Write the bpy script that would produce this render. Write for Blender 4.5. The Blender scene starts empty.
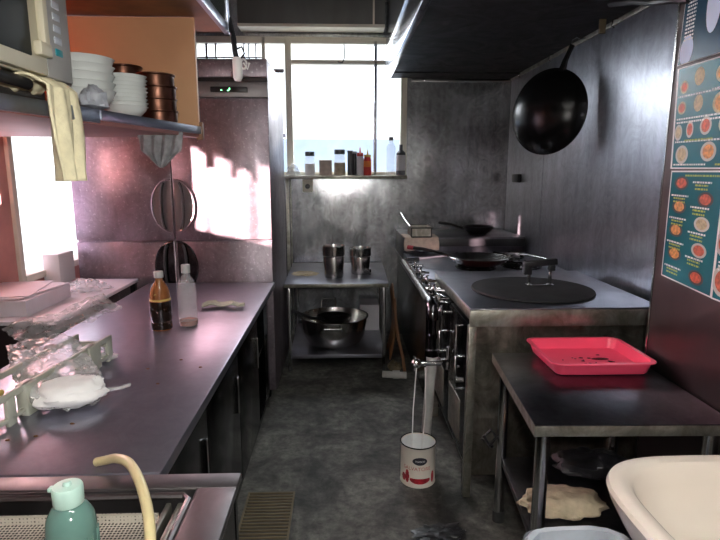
import bpy, bmesh, math, random
from mathutils import Vector, Matrix, noise
random.seed(7)
PI = math.pi
C = bpy.context.scene.collection
sc = bpy.context.scene

# ---------------------------------------------------------------- materials
def newmat(name):
    m = bpy.data.materials.new(name); m.use_nodes = True
    nt = m.node_tree; b = nt.nodes['Principled BSDF']
    return m, nt, b

def rgba(c): return (c[0], c[1], c[2], 1)

def plain(name, col, rough=.5, metal=0., var=.12, scale=8., bump=0., spec=.5, **kw):
    m, nt, b = newmat(name)
    N, L = nt.nodes, nt.links
    tc = N.new('ShaderNodeTexCoord'); nz = N.new('ShaderNodeTexNoise')
    nz.inputs['Scale'].default_value = scale; nz.inputs['Detail'].default_value = 5
    L.new(tc.outputs['Object'], nz.inputs['Vector'])
    r = N.new('ShaderNodeValToRGB')
    r.color_ramp.elements[0].position = .3; r.color_ramp.elements[1].position = .7
    r.color_ramp.elements[0].color = rgba([x*(1-var) for x in col])
    r.color_ramp.elements[1].color = rgba([min(1, x*(1+var)) for x in col])
    L.new(nz.outputs['Fac'], r.inputs['Fac']); L.new(r.outputs['Color'], b.inputs['Base Color'])
    b.inputs['Roughness'].default_value = rough; b.inputs['Metallic'].default_value = metal
    b.inputs['Specular IOR Level'].default_value = spec
    for k, v in kw.items(): b.inputs[k.replace('_', ' ')].default_value = v
    if bump:
        bp = N.new('ShaderNodeBump'); bp.inputs['Strength'].default_value = bump; bp.inputs['Distance'].default_value = .01
        L.new(nz.outputs['Fac'], bp.inputs['Height']); L.new(bp.outputs['Normal'], b.inputs['Normal'])
    return m

def steel(name, col=(.55, .55, .57), rough=.28, rvar=.18, stretch=(1, 1, 1), scale=3., grime=.5, bump=.15, gcol=(.10, .09, .08), speck=0., metal=1., warp=0., streak=0.):
    """brushed, smeared kitchen steel"""
    m, nt, b = newmat(name)
    N, L = nt.nodes, nt.links
    tc = N.new('ShaderNodeTexCoord'); mp = N.new('ShaderNodeMapping')
    mp.inputs['Scale'].default_value = stretch
    L.new(tc.outputs['Object'], mp.inputs['Vector'])
    big = N.new('ShaderNodeTexNoise'); big.inputs['Scale'].default_value = scale
    big.inputs['Detail'].default_value = 4; big.inputs['Roughness'].default_value = .55; big.inputs['Distortion'].default_value = 1.0
    L.new(mp.outputs['Vector'], big.inputs['Vector'])
    fine = N.new('ShaderNodeTexNoise'); fine.inputs['Scale'].default_value = scale*2
    fine.inputs['Detail'].default_value = 4; fine.inputs['Roughness'].default_value = .6; fine.inputs['Distortion'].default_value = 2.2
    L.new(mp.outputs['Vector'], fine.inputs['Vector'])
    cr = N.new('ShaderNodeValToRGB')
    cr.color_ramp.elements[0].position = .22; cr.color_ramp.elements[1].position = .76
    cr.color_ramp.elements[0].color = rgba([c*(1-grime)+g*grime for c, g in zip(col, gcol)])
    cr.color_ramp.elements[1].color = rgba(col)
    L.new(big.outputs['Fac'], cr.inputs['Fac'])
    outc = cr.outputs['Color']
    if streak:   # vertical drips and wiped smears baked into the dirt layer
        sm = N.new('ShaderNodeMapping'); sm.inputs['Scale'].default_value = (3.2, 3.2, .5); L.new(tc.outputs['Object'], sm.inputs['Vector'])
        sn = N.new('ShaderNodeTexNoise'); sn.inputs['Scale'].default_value = 2.6; sn.inputs['Detail'].default_value = 7; sn.inputs['Roughness'].default_value = .7
        L.new(sm.outputs['Vector'], sn.inputs['Vector'])
        sc1 = N.new('ShaderNodeTexNoise'); sc1.inputs['Scale'].default_value = 7; sc1.inputs['Detail'].default_value = 9; sc1.inputs['Roughness'].default_value = .72; sc1.inputs['Distortion'].default_value = 3.5
        L.new(tc.outputs['Object'], sc1.inputs['Vector'])
        ad = N.new('ShaderNodeMath'); ad.operation = 'ADD'; L.new(sn.outputs['Fac'], ad.inputs[0]); L.new(sc1.outputs['Fac'], ad.inputs[1])
        sr = N.new('ShaderNodeValToRGB'); sr.color_ramp.elements[0].position = .38; sr.color_ramp.elements[1].position = .62
        hf = N.new('ShaderNodeMath'); hf.operation = 'MULTIPLY'; hf.inputs[1].default_value = .5; L.new(ad.outputs[0], hf.inputs[0])
        L.new(hf.outputs[0], sr.inputs['Fac'])
        k0 = 1-streak; sr.color_ramp.elements[0].color = (k0, k0, k0, 1); sr.color_ramp.elements[1].color = (1+streak*.5,)*3+(1,)
        ml = N.new('ShaderNodeMixRGB'); ml.blend_type = 'MULTIPLY'; ml.inputs['Fac'].default_value = 1
        L.new(outc, ml.inputs['Color1']); L.new(sr.outputs['Color'], ml.inputs['Color2']); outc = ml.outputs['Color']
    if speck:
        v = N.new('ShaderNodeTexNoise'); v.inputs['Scale'].default_value = 55; v.inputs['Detail'].default_value = 3
        L.new(tc.outputs['Object'], v.inputs['Vector'])
        vr = N.new('ShaderNodeValToRGB'); vr.color_ramp.elements[0].position = .60; vr.color_ramp.elements[1].position = .70
        vr.color_ramp.elements[0].color = (0, 0, 0, 1); vr.color_ramp.elements[1].color = (speck, speck, speck, 1)
        L.new(v.outputs['Fac'], vr.inputs['Fac'])
        mx = N.new('ShaderNodeMixRGB'); mx.inputs['Color2'].default_value = (.75, .72, .72, 1)
        L.new(vr.outputs['Color'], mx.inputs['Fac']); L.new(outc, mx.inputs['Color1']); outc = mx.outputs['Color']
    L.new(outc, b.inputs['Base Color'])
    mr = N.new('ShaderNodeMapRange')
    mr.inputs['From Min'].default_value = .25; mr.inputs['From Max'].default_value = .75
    lo, hi = max(.03, rough-rvar/2), rough+rvar
    if rough >= .27: lo = max(lo, .285)
    else: hi = min(hi, .26)
    mr.inputs['To Min'].default_value = lo; mr.inputs['To Max'].default_value = hi
    L.new(fine.outputs['Fac'], mr.inputs['Value']); L.new(mr.outputs['Result'], b.inputs['Roughness'])
    b.inputs['Metallic'].default_value = metal
    if warp:
        wn = N.new('ShaderNodeTexNoise'); wn.inputs['Scale'].default_value = 2.2; wn.inputs['Detail'].default_value = 1.5
        L.new(tc.outputs['Object'], wn.inputs['Vector'])
        bp = N.new('ShaderNodeBump'); bp.inputs['Strength'].default_value = 1; bp.inputs['Distance'].default_value = warp
        L.new(wn.outputs['Fac'], bp.inputs['Height']); L.new(bp.outputs['Normal'], b.inputs['Normal'])
    return m

def film(name, col=(.9, .9, .92), opac=.35, rough=.2):
    """thin clear plastic sheet"""
    m, nt, b = newmat(name)
    N, L = nt.nodes, nt.links
    b.inputs['Base Color'].default_value = rgba(col); b.inputs['Roughness'].default_value = rough
    tr = N.new('ShaderNodeBsdfTransparent'); mx = N.new('ShaderNodeMixShader')
    nz = N.new('ShaderNodeTexNoise'); nz.inputs['Scale'].default_value = 30
    tc = N.new('ShaderNodeTexCoord'); L.new(tc.outputs['Object'], nz.inputs['Vector'])
    mr = N.new('ShaderNodeMapRange'); mr.inputs['To Min'].default_value = opac*.5; mr.inputs['To Max'].default_value = min(1, opac*1.5)
    L.new(nz.outputs['Fac'], mr.inputs['Value']); L.new(mr.outputs['Result'], mx.inputs['Fac'])
    L.new(tr.outputs[0], mx.inputs[1]); L.new(b.outputs[0], mx.inputs[2])
    L.new(mx.outputs[0], N['Material Output'].inputs['Surface'])
    return m

def emis(name, col, s):
    m, nt, b = newmat(name)
    b.inputs['Base Color'].default_value = rgba(col)
    b.inputs['Emission Color'].default_value = rgba(col); b.inputs['Emission Strength'].default_value = s
    return m

M = dict(
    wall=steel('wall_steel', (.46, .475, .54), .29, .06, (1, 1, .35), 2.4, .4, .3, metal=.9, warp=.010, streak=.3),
    backwall=steel('back_wall_steel', (.74, .77, .80), .20, .06, (1, 1, .7), 3.0, .5, .25, metal=.85, warp=.016, streak=.5),
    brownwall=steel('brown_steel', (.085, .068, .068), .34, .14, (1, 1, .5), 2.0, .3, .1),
    fridge=steel('fridge_steel', (.27, .225, .26), .32, .14, (1, 1, .7), 2.6, .4, .3, speck=.25, metal=.8, warp=.008, streak=.35),
    top=steel('counter_steel', (.36, .365, .44), .29, .06, (1.6, .6, 1), 2.0, .2, .04, metal=.9, streak=.12),
    table=steel('table_steel', (.13, .13, .155), .29, .06, (.6, 1, 1), 3.0, .3, .02, streak=.3),
    edge=steel('edge_steel', (.48, .47, .42), .33, .2, (1, 1, 1), 9., .75, .1, (.14, .12, .07), metal=.85, streak=.4),
    griddletop=steel('griddle_top_steel', (.36, .37, .43), .32, .1, (1, 1, 1), 2.5, .35, .04),
    griddle=steel('griddle_front_steel', (.46, .44, .38), .30, .2, (1, 1, .6), 5., .8, .2, (.09, .08, .05), streak=.5),
    darksteel=steel('dark_greasy_steel', (.09, .09, .095), .25, .25, (1, 1, .3), 4., .6, .2, (.02, .02, .02), streak=.7),
    leg=steel('tube_steel', (.62, .62, .62), .16, .12, (1, 1, .3), 5., .35, .05),
    pot=steel('pot_steel', (.72, .72, .70), .24, .08, (1, 1, 1), 4., .25, .02),
    dullsteel=steel('dull_sink_steel', (.19, .18, .185), .42, .12, (1, 1, 1), 5., .35, .1),
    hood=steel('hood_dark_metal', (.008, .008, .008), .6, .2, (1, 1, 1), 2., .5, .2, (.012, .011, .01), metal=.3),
    hoodside=steel('hood_side_steel', (.42, .45, .52), .26, .12, (1, 1, 1), 2., .25, .05),
    ductsteel=steel('duct_steel', (.20, .20, .19), .30, .15, (1, 1, .3), 2.5, .6, .3),
    chrome=steel('valve_chrome', (.75, .75, .76), .12, .1, (1, 1, 1), 9., .25, .03),
    copper=steel('copper_brown', (.13, .065, .045), .32, .15, (1, 1, 3), 9., .5, .05, (.06, .02, .01)),
    iron=plain('black_iron', (.004, .004, .004), .24, .0, .3, 14, .03, .25),
    ironlid=plain('lid_black', (.012, .012, .012), .7, .0, .7, 9, .3, .25),
    ironpan=plain('pan_black', (.02, .02, .021), .3, .6, .3, 10, .05),
    panred=plain('pan_red_enamel', (.04, .009, .008), .25, 0, .3, 10, .02),
    redgrip=plain('red_grip', (.35, .03, .05), .35),
    blackp=plain('black_plastic', (.012, .012, .014), .35),
    darkrub=plain('dark_rubber', (.03, .03, .03), .7),
    wood=plain('orange_plywood', (.44, .24, .12), .5, 0, .16, 3., .02),
    brownwood=plain('brown_wood', (.17, .075, .03), .55, 0, .35, 9., .1),
    palewood=plain('pale_wood', (.13, .10, .055), .6, 0, .25, 9., .1),
    pinkwood=plain('rose_brown_board', (.30, .13, .12), .5, 0, .12, 6.),
    cream=plain('cream_paint', (.78, .74, .62), .5, 0, .08, 6.),
    mwcream=plain('microwave_cream', (.62, .58, .44), .4, 0, .05, 6.),
    mwgrey=plain('microwave_panel_grey', (.38, .38, .37), .45, 0, .05, 6.),
    mwdark=plain('microwave_door_glass', (.012, .016, .014), .45, spec=.15) if True else plain('x', (.018, .022, .02), .12, 0, .2, 4.),
    ceramic=plain('ivory_ceramic', (.78, .70, .60), .16, 0, .02, 3.),
    white=plain('white_plastic', (.78, .77, .75), .4, 0, .03, 5.),
    bowl=plain('white_glazed_bowl', (.66, .69, .67), .18, 0, .02, 5.),
    paper=plain('white_paper', (.72, .70, .74), .7, 0, .04, 9.),
    ivoryrack=plain('ivory_rack_plastic', (.40, .41, .34), .45, 0, .07, 9.),
    pink=plain('pink_plastic', (.95, .085, .17), .3, 0, .05, 5.),
    sauce=plain('dark_sauce_drops', (.10, .01, .01), .15),
    towel=plain('cream_towel', (.76, .70, .47), .9, 0, .10, 40., .5),
    rag=plain('tan_rag', (.50, .42, .29), .9, 0, .18, 26., .6),
    ragpink=plain('beige_cloth', (.58, .48, .40), .9, 0, .15, 26., .5),
    leaf=plain('pale_green_cloth', (.42, .45, .34), .75, 0, .12, 20., .4),
    greybag=plain('grey_plastic_bag', (.36, .38, .42), .32, 0, .14, 22., .3),
    greycloth=plain('grey_cloth', (.25, .25, .26), .8, 0, .25, 40., .4),
    linerbag=plain('blue_grey_liner', (.56, .62, .68), .28, 0, .12, 12., .3),
    binp=plain('grey_bin', (.18, .20, .22), .5),
    powder=plain('white_powder', (.93, .92, .90), .8, 0, .03, 30.),
    hose=plain('cream_hose', (.64, .55, .30), .28, 0, .08, 20.),
    concrete=None, 
    soy=plain('soy_sauce', (.012, .006, .004), .1),
    amber=plain('amber_plastic', (.26, .10, .035), .12, 0, .15, 30.),
    gold=plain('gold_print', (.60, .42, .12), .35),
    capgrey=plain('grey_cap', (.40, .42, .40), .45),
    mint=plain('mint_cap', (.46, .66, .58), .35),
    red=plain('red_plastic', (.65, .04, .03), .3),
    orange=plain('orange_sauce', (.80, .22, .03), .3),
    yellow=plain('yellow_cap', (.70, .50, .12), .35),
    dkjar=plain('dark_jar', (.08, .09, .10), .3),
    spice=plain('spice_grains', (.40, .30, .16), .7, 0, .3, 60.),
    canlabel=plain('can_paper', (.72, .66, .58), .4, 0, .05, 12.),
    canwhite=plain('can_enamel', (.75, .77, .76), .3),
    canblack=plain('can_black_ink', (.02, .02, .03), .4),
    canred=plain('can_red_ink', (.42, .015, .03), .35, 0, .5, 40.),
    caninktext=plain('can_pink_ink', (.55, .16, .13), .4),
    inkw=plain('white_ink', (.8, .8, .78), .4),
    teal=plain('teal_poster', (.012, .125, .155), .22, 0, .25, 5.),
    navy=plain('navy_poster', (.012, .05, .09), .22, 0, .3, 5.),
    food1=plain('food_orange', (.58, .26, .07), .4, 0, .5, 90.),
    food2=plain('food_red', (.48, .09, .04), .4, 0, .5, 90.),
    food3=plain('food_pale', (.45, .38, .22), .4, 0, .4, 90.),
    lime=plain('lime_ink', (.38, .46, .06), .4),
    tealbtn=plain('teal_button', (.02, .30, .36), .4),
    btn=plain('pale_button', (.55, .60, .66), .4),
    darkglass=plain('dark_green_glass', (.03, .045, .04), .15, 0, .2, 4.),
    blueedge=steel('blue_steel_trim', (.48, .53, .64), .3, .1, (1, 1, 1), 6., .25, .03),
    whitestring=plain('white_string', (.7, .7, .68), .8),
    pvc=plain('grey_pipe', (.42, .42, .40), .5, 0, .2, 12.),
    outwall=plain('outside_pale_wall', (.60, .72, .90), .8, 0, .10, 4.),
    outpink=plain('outside_rose_boards', (.62, .30, .26), .7, 0, .15, 6.),
    clear=film('clear_bag_film', (.80, .80, .80), .34, .08),
    clear2=film('clear_bottle_plastic', (.92, .90, .93), .20, .08),
    greenclear=plain('green_bottle_plastic', (.11, .21, .18), .10, 0, .1, 20.),
    display=emis('green_display', (.25, 1., .45), 3.),
    lampglow=emis('lamp_tube', (1., .97, .92), 6.),  # glow of the added ceiling fill
    heat=emis('heat_lamp_bulb', (1., .16, .08), 3.),  # glow of the red lamp added inside the dish shelf
)

def floor_mat():
    m, nt, b = newmat('greasy_concrete')
    N, L = nt.nodes, nt.links
    tc = N.new('ShaderNodeTexCoord')
    a = N.new('ShaderNodeTexNoise'); a.inputs['Scale'].default_value = 3.4; a.inputs['Detail'].default_value = 10; a.inputs['Roughness'].default_value = .68; a.inputs['Distortion'].default_value = .6
    c = N.new('ShaderNodeTexNoise'); c.inputs['Scale'].default_value = 22; c.inputs['Detail'].default_value = 8; c.inputs['Roughness'].default_value = .7
    L.new(tc.outputs['Object'], a.inputs['Vector']); L.new(tc.outputs['Object'], c.inputs['Vector'])
    r = N.new('ShaderNodeValToRGB'); e = r.color_ramp.elements
    e[0].position = .36; e[0].color = (.020, .020, .018, 1); e[1].position = .66; e[1].color = (.19, .187, .172, 1)
    mid = e.new(.5); mid.color = (.085, .083, .076, 1)
    L.new(a.outputs['Fac'], r.inputs['Fac'])
    r2 = N.new('ShaderNodeValToRGB'); r2.color_ramp.elements[0].position = .35; r2.color_ramp.elements[1].position = .65
    r2.color_ramp.elements[0].color = (.45, .45, .45, 1); r2.color_ramp.elements[1].color = (1.3, 1.3, 1.25, 1)
    L.new(c.outputs['Fac'], r2.inputs['Fac'])
    mx = N.new('ShaderNodeMixRGB'); mx.blend_type = 'MULTIPLY'; mx.inputs['Fac'].default_value = 1
    L.new(r.outputs['Color'], mx.inputs['Color1']); L.new(r2.outputs['Color'], mx.inputs['Color2'])
    L.new(mx.outputs['Color'], b.inputs['Base Color'])
    mr = N.new('ShaderNodeMapRange'); mr.inputs['To Min'].default_value = .50; mr.inputs['To Max'].default_value = .9
    L.new(a.outputs['Fac'], mr.inputs['Value']); L.new(mr.outputs['Result'], b.inputs['Roughness'])
    bp = N.new('ShaderNodeBump'); bp.inputs['Strength'].default_value = .35; bp.inputs['Distance'].default_value = .01
    L.new(c.outputs['Fac'], bp.inputs['Height']); L.new(bp.outputs['Normal'], b.inputs['Normal'])
    return m
M['concrete'] = floor_mat()

def perforated():
    m, nt, b = newmat('perforated_steel')
    N, L = nt.nodes, nt.links
    tc = N.new('ShaderNodeTexCoord'); v = N.new('ShaderNodeTexVoronoi'); v.inputs['Scale'].default_value = 130
    v.inputs['Randomness'].default_value = .12
    L.new(tc.outputs['Object'], v.inputs['Vector'])
    r = N.new('ShaderNodeValToRGB'); r.color_ramp.elements[0].position = .30; r.color_ramp.elements[1].position = .42
    r.color_ramp.elements[0].color = (.05, .04, .035, 1); r.color_ramp.elements[1].color = (.72, .68, .60, 1)
    L.new(v.outputs['Distance'], r.inputs['Fac']); L.new(r.outputs['Color'], b.inputs['Base Color'])
    b.inputs['Metallic'].default_value = .6; b.inputs['Roughness'].default_value = .4
    return m
M['perf'] = perforated()

# ---------------------------------------------------------------- mesh helpers
class MB:
    def __init__(s): s.bm = bmesh.new()
    def box(s, x0, x1, y0, y1, z0, z1, bev=0., rot=None, seg=2):
        bm = bmesh.new()
        bmesh.ops.create_cube(bm, size=1)
        for v in bm.verts:
            v.co = Vector(((x0+x1)/2+v.co.x*(x1-x0), (y0+y1)/2+v.co.y*(y1-y0), (z0+z1)/2+v.co.z*(z1-z0)))
        if bev: bmesh.ops.bevel(bm, geom=bm.edges[:], offset=bev, segments=seg, affect='EDGES', profile=.5)
        if rot is not None: bm.transform(rot)
        s._add(bm); return s
    def _add(s, bm):
        me = bpy.data.meshes.new('t'); bm.to_mesh(me); bm.free(); s.bm.from_mesh(me); bpy.data.meshes.remove(me)
    def prism(s, pts, z0, z1, bev=0.):
        bm = bmesh.new()
        a = [bm.verts.new((x, y, z0)) for x, y in pts]; b = [bm.verts.new((x, y, z1)) for x, y in pts]
        n = len(pts)
        bm.faces.new(a[::-1]); bm.faces.new(b)
        for i in range(n): bm.faces.new((a[i], a[(i+1) % n], b[(i+1) % n], b[i]))
        bmesh.ops.recalc_face_normals(bm, faces=bm.faces)
        if bev: bmesh.ops.bevel(bm, geom=bm.edges[:], offset=bev, segments=2, affect='EDGES', profile=.5)
        s._add(bm); return s
    def tube(s, pts, r, n=12, closed=False, taper=None):
        pts = [Vector(p) for p in pts]; rings = []; N = len(pts)
        up = None
        for i, p in enumerate(pts):
            if closed: t = pts[(i+1) % N]-pts[i-1]
            else: t = pts[min(i+1, N-1)]-pts[max(i-1, 0)]
            t.normalize()
            if up is None:
                up = Vector((0, 0, 1)) if abs(t.z) < .9 else Vector((1, 0, 0))
            a = t.cross(up); 
            if a.length < 1e-4: a = t.cross(Vector((1, 0, 0)))
            a.normalize(); b = a.cross(t).normalized(); up = b
            rr = r if taper is None else taper[i]
            rings.append([s.bm.verts.new(p+(a*math.cos(2*PI*k/n)+b*math.sin(2*PI*k/n))*rr) for k in range(n)])
        for i in range(N if closed else N-1):
            A, B = rings[i], rings[(i+1) % N]
            for k in range(n): s.bm.faces.new((A[k], A[(k+1) % n], B[(k+1) % n], B[k]))
        if not closed:
            s.bm.faces.new(rings[0][::-1]); s.bm.faces.new(rings[-1])
        return s
    def lathe(s, prof, c=(0, 0, 0), n=32, mat=None, sx=1., sy=1.):
        """prof: list of (r, z)"""
        bm = bmesh.new(); rings = []
        for r, z in prof:
            if r < 1e-5: rings.append([bm.verts.new((0, 0, z))])
            else: rings.append([bm.verts.new((r*sx*math.cos(2*PI*k/n), r*sy*math.sin(2*PI*k/n), z)) for k in range(n)])
        for A, B in zip(rings, rings[1:]):
            if len(A) == 1 and len(B) == 1: continue
            for k in range(n):
                k2 = (k+1) % n
                if len(A) == 1: bm.faces.new((A[0], B[k2], B[k]))
                elif len(B) == 1: bm.faces.new((A[k], A[k2], B[0]))
                else: bm.faces.new((A[k], A[k2], B[k2], B[k]))
        bmesh.ops.recalc_face_normals(bm, faces=bm.faces)
        bm.transform(mat if mat is not None else Matrix.Translation(c))
        s._add(bm); return s
    def sphere(s, c, r, sc=(1, 1, 1), u=16, v=10):
        bm = bmesh.new(); bmesh.ops.create_uvsphere(bm, u_segments=u, v_segments=v, radius=r)
        for w in bm.verts: w.co = Vector((w.co.x*sc[0]+c[0], w.co.y*sc[1]+c[1], w.co.z*sc[2]+c[2]))
        s._add(bm); return s
    def build(s, name, mat, parent=None, smooth=True, angle=35, loc=(0, 0, 0), thick=0., sub=0):
        me = bpy.data.meshes.new(name); s.bm.to_mesh(me); s.bm.free()
        o = bpy.data.objects.new(name, me); C.objects.link(o); o.location = loc
        if mat is not None: me.materials.append(mat)
        if parent is not None: o.parent = parent
        if smooth:
            me.polygons.foreach_set('use_smooth', [True]*len(me.polygons))
            me.set_sharp_from_angle(angle=math.radians(angle))
        if thick:
            q = o.modifiers.new('solid', 'SOLIDIFY'); q.thickness = thick; q.offset = 0
        if sub:
            q = o.modifiers.new('sub', 'SUBSURF'); q.levels = sub; q.render_levels = sub
        return o

def tag(o, label, cat, group=None):
    o['label'] = label; o['category'] = cat
    if group: o['group'] = group
    return o
def thing(name, label, cat, loc=(0, 0, 0), rz=0., group=None):
    o = bpy.data.objects.new(name, None); C.objects.link(o); o.location = loc; o.rotation_euler = (0, 0, rz)
    o.empty_display_size = .05
    return tag(o, label, cat, group)
def struct(o): o['kind'] = 'structure'; return o
def dup(root, loc, rz, label):
    r = root.copy(); C.objects.link(r); r.location = loc; r.rotation_euler = (0, 0, rz); r['label'] = label
    for ch in list(root.children):
        c = ch.copy(); C.objects.link(c); c.parent = r
        for g in list(ch.children):
            d = g.copy(); C.objects.link(d); d.parent = c
    return r

def nz(x, y, z=0.): return noise.noise(Vector((x, y, z)))
def sheet(fn, nu, nv):
    """grid surface from fn(u, v) -> point"""
    mb = MB(); g = [[mb.bm.verts.new(fn(i/nu, j/nv)) for j in range(nv+1)] for i in range(nu+1)]
    for i in range(nu):
        for j in range(nv): mb.bm.faces.new((g[i][j], g[i+1][j], g[i+1][j+1], g[i][j+1]))
    return mb
def crumpled(rx, ry, rz, seed, amp=.25, flat=True, freq=2.2, u=40, v=26):
    mb = MB(); mb.sphere((0, 0, 0), 1, (1, 1, 1), u, v)
    for w in mb.bm.verts:
        d = w.co.normalized()
        k = 1+amp*nz(d.x*freq+seed, d.y*freq, d.z*freq)+amp*.55*abs(nz(d.x*freq*2.6+seed, d.y*freq*2.6, d.z*freq*2.6+3))
        p = Vector((d.x*rx*k, d.y*ry*k, d.z*rz*k))
        if flat and p.z < 0: p.z *= .12; p.x *= 1+.55*d.z; p.y *= 1+.55*d.z
        w.co = p
    mn = min(w.co.z for w in mb.bm.verts)
    for w in mb.bm.verts: w.co.z -= mn
    return mb

# ================================================================= ROOM SHELL
XL, XR, XN, YB, YF, ZC = -1.75, 1.50, 1.21, 4.93, -1.5, 2.92
struct(MB().box(XL-.12, XR+.12, YF-.12, YB+.12, -.1, 0).build('floor', M['concrete'], smooth=False))
struct(MB().box(XL-.12, XR+.12, YF-.12, YB+.12, ZC, ZC+.1).build('ceiling', plain('sooty_ceiling', (.28, .27, .26), .8), smooth=False))
# back wall with window opening
wx0, wx1, wz0, wz1 = -1.25, .56, 1.475, 2.63
b = MB()
b.box(XL-.12, wx0, YB, YB+.12, 0, ZC); b.box(wx1, XR+.12, YB, YB+.12, 0, ZC)
b.box(wx0, wx1, YB, YB+.12, 0, wz0); b.box(wx0, wx1, YB, YB+.12, wz1, ZC)
struct(b.build('wall_back', M['backwall'], smooth=False))
# kitchen right wall (set back) and nearer pillar wall with menus
struct(MB().box(XR, XR+.12, 2.03, YB, 0, ZC).build('wall_right', M['wall'], smooth=False))
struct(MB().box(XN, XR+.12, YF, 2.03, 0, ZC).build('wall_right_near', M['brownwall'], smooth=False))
struct(MB().box(XL-.12, XR+.12, YF-.12, YF, 0, ZC).build('wall_front', plain('dim_plaster', (.34, .33, .33), .8), smooth=False))
# left wall with the window opening and an added one for the sun patch
b = MB(); o1 = (2.52, 2.88, 1.34, 1.86); o2 = (2.99, 3.95, .92, 1.95)
b.box(XL-.12, XL, YF, o1[0], 0, ZC); b.box(XL-.12, XL, o1[0], o1[1], 0, o1[2]); b.box(XL-.12, XL, o1[0], o1[1], o1[3], ZC)
b.box(XL-.12, XL, o1[1], o2[0], 0, ZC)
b.box(XL-.12, XL, o2[0], o2[1], 0, o2[2]); b.box(XL-.12, XL, o2[0], o2[1], o2[3], ZC); b.box(XL-.12, XL, o2[1], YB, 0, ZC)
struct(b.build('wall_left', M['outpink'], smooth=False))
# steel wall seams and trims
struct(MB().box(XR-.012, XR, 2.2, YB, 2.285, 2.325, .004).build('trim_1', M['edge']))
struct(MB().box(XR-.004, XR, 4.05, 4.075, 0.9, 2.285).build('trim_2', M['wall'], smooth=False))
struct(MB().box(.62, XR, YB-.012, YB, 2.27, 2.30, .004).build('trim_3', M['leg']))
struct(MB().box(XN-.004, XN+.05, 2.025, 2.035, .05, ZC-.05).build('trim_4', M['leg']))

b = MB()
for x, w in ((-.66, .012), (-.625, .03), (-.575, .012), (-.545, .02), (-.49, .028), (-.452, .010)): b.box(x, x+w, YB-.03, YB-.001, 0, 1.44, .002)
struct(b.build('trim_5', M['edge']))
# ---- window 1 (back)
w1 = bpy.data.objects.new('window_1', None); C.objects.link(w1); struct(w1)
b = MB(); y0, y1 = YB-.03, YB+.05
b.box(wx0, wx1, y0, y1, wz1-.055, wz1, .004); b.box(wx0, wx1, y0, y1, wz0, wz0+.03, .004)
b.box(wx0, wx0+.04, y0, y1, wz0, wz1, .004); b.box(wx1-.035, wx1+.02, y0-.01, y1, wz0-.02, wz1+.02, .004)
b.build('window_frame', M['cream'], w1)
MB().box(-.47, -.415, y0-.01, y1, wz0, wz1, .004).box(-.665, -.635, y0, y1, 2.05, wz1, .004).build('mullion', M['cream'], w1)
MB().box(.292, .318, y0, y1, wz0, wz1-.03, .003).build('mullion', M['hoodside'], w1)
MB().box(-.42, .53, y0, y1, 2.41, 2.445, .004).build('transom', M['cream'], w1)
MB().tube([(.035, YB-.035, 2.57), (.04, YB-.05, 2.46), (.02, YB-.05, 2.42), (-.02, YB-.045, 2.425)], .005).build('window_stay', M['darksteel'], w1)
MB().box(.30, .315, YB-.05, YB-.03, 1.93, 1.97, .003).build('catch', M['leg'], w1)
MB().box(wx0+.03, wx1-.03, YB+.02, YB+.026, wz0+.03, wz1-.05).build('pane', film('window_glass', (.9, .95, 1), .06, .05), w1, smooth=False)
b = MB()
for x, w in ((-1.14, .02), (-1.06, .015), (-.90, .02), (-.82, .012), (-.78, .012), (-.72, .012)): b.box(x, x+w, YB-.02, YB+.01, 2.42, 2.60)
for z in (2.465,): b.box(wx0, -.65, YB-.02, YB+.01, z-.012, z)
b.build('window_bar', M['hoodside'], w1)
b = MB()
for k in range(4): b.box(-.62+k*.036, -.608+k*.036, YB-.015, YB+.0, 1.62+.05*(k % 2), 2.36-.06*k, .003)
b.box(-.63, -.48, YB-.015, YB, 1.80, 1.83); b.box(-.63, -.48, YB-.015, YB, 2.34, 2.37)
b.build('side_sash', M['hoodside'], w1)
# ---- sill shelf
tag(MB().box(-.58, .57, 4.72, YB-.001, 1.445, 1.472, .004).build('window_shelf', M['edge']), 'narrow steel shelf under the bright back window holding condiment jars', 'shelf')

# ---- window 2 (left), and an added unseen opening that shapes the sun patch
w2 = bpy.data.objects.new('window_2', None); C.objects.link(w2); struct(w2)
b = MB(); b.box(XL-.10, XL+.02, o2[0]-.03, o2[0]+.012, o2[2]-.02, o2[3]+.02, .004); b.box(XL-.09, XL-.02, o2[0]+.045, o2[0]+.06, o2[2], o2[3], .003)
b.box(XL-.10, XL+.02, o2[0], o2[1], o2[3]-.02, o2[3]+.02, .004); b.box(XL-.10, XL+.03, o2[0], o2[1], o2[2]-.02, o2[2]+.02, .004)
b.build('window_frame', M['cream'], w2)
MB().box(XL-.055, XL-.05, o2[0], o2[1], o2[2], o2[3]).build('pane', film('window_glass_left', (1, .95, .97), .06, .05), w2, smooth=False)
w3 = bpy.data.objects.new('window_3', None); C.objects.link(w3); struct(w3)
b = MB()
for k in range(4):
    b.box(XL-.07, XL-.05, o1[0]+.03+k*.083, o1[0]+.034+k*.083+.010*(k % 2), o1[2], o1[3])  # bars added to break up the sun patch
b.box(XL-.08, XL, o1[0], o1[1], o1[2]-.02, o1[2], .003).box(XL-.08, XL, o1[0], o1[1], o1[3], o1[3]+.02, .003)
b.build('window_frame', M['cream'], w3)
b = MB()
for k in range(9):
    yy = o1[0]+.01+k*.039; b.box(XL+.004, XL+.010, yy, yy+.036, o1[3]-(.03, .11, .05, .15, .10, .16, .06, .13, .05)[k], o1[3]+.04, .002)
b.box(XL+.002, XL+.012, o1[0], o1[1], o1[3]+.02, o1[3]+.05)
tag(b.build('window_curtain', M['pinkwood']), 'short ragged strip curtain over the small left window', 'curtain')  # strips added out of view, they cut the sun patch ragged
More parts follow.
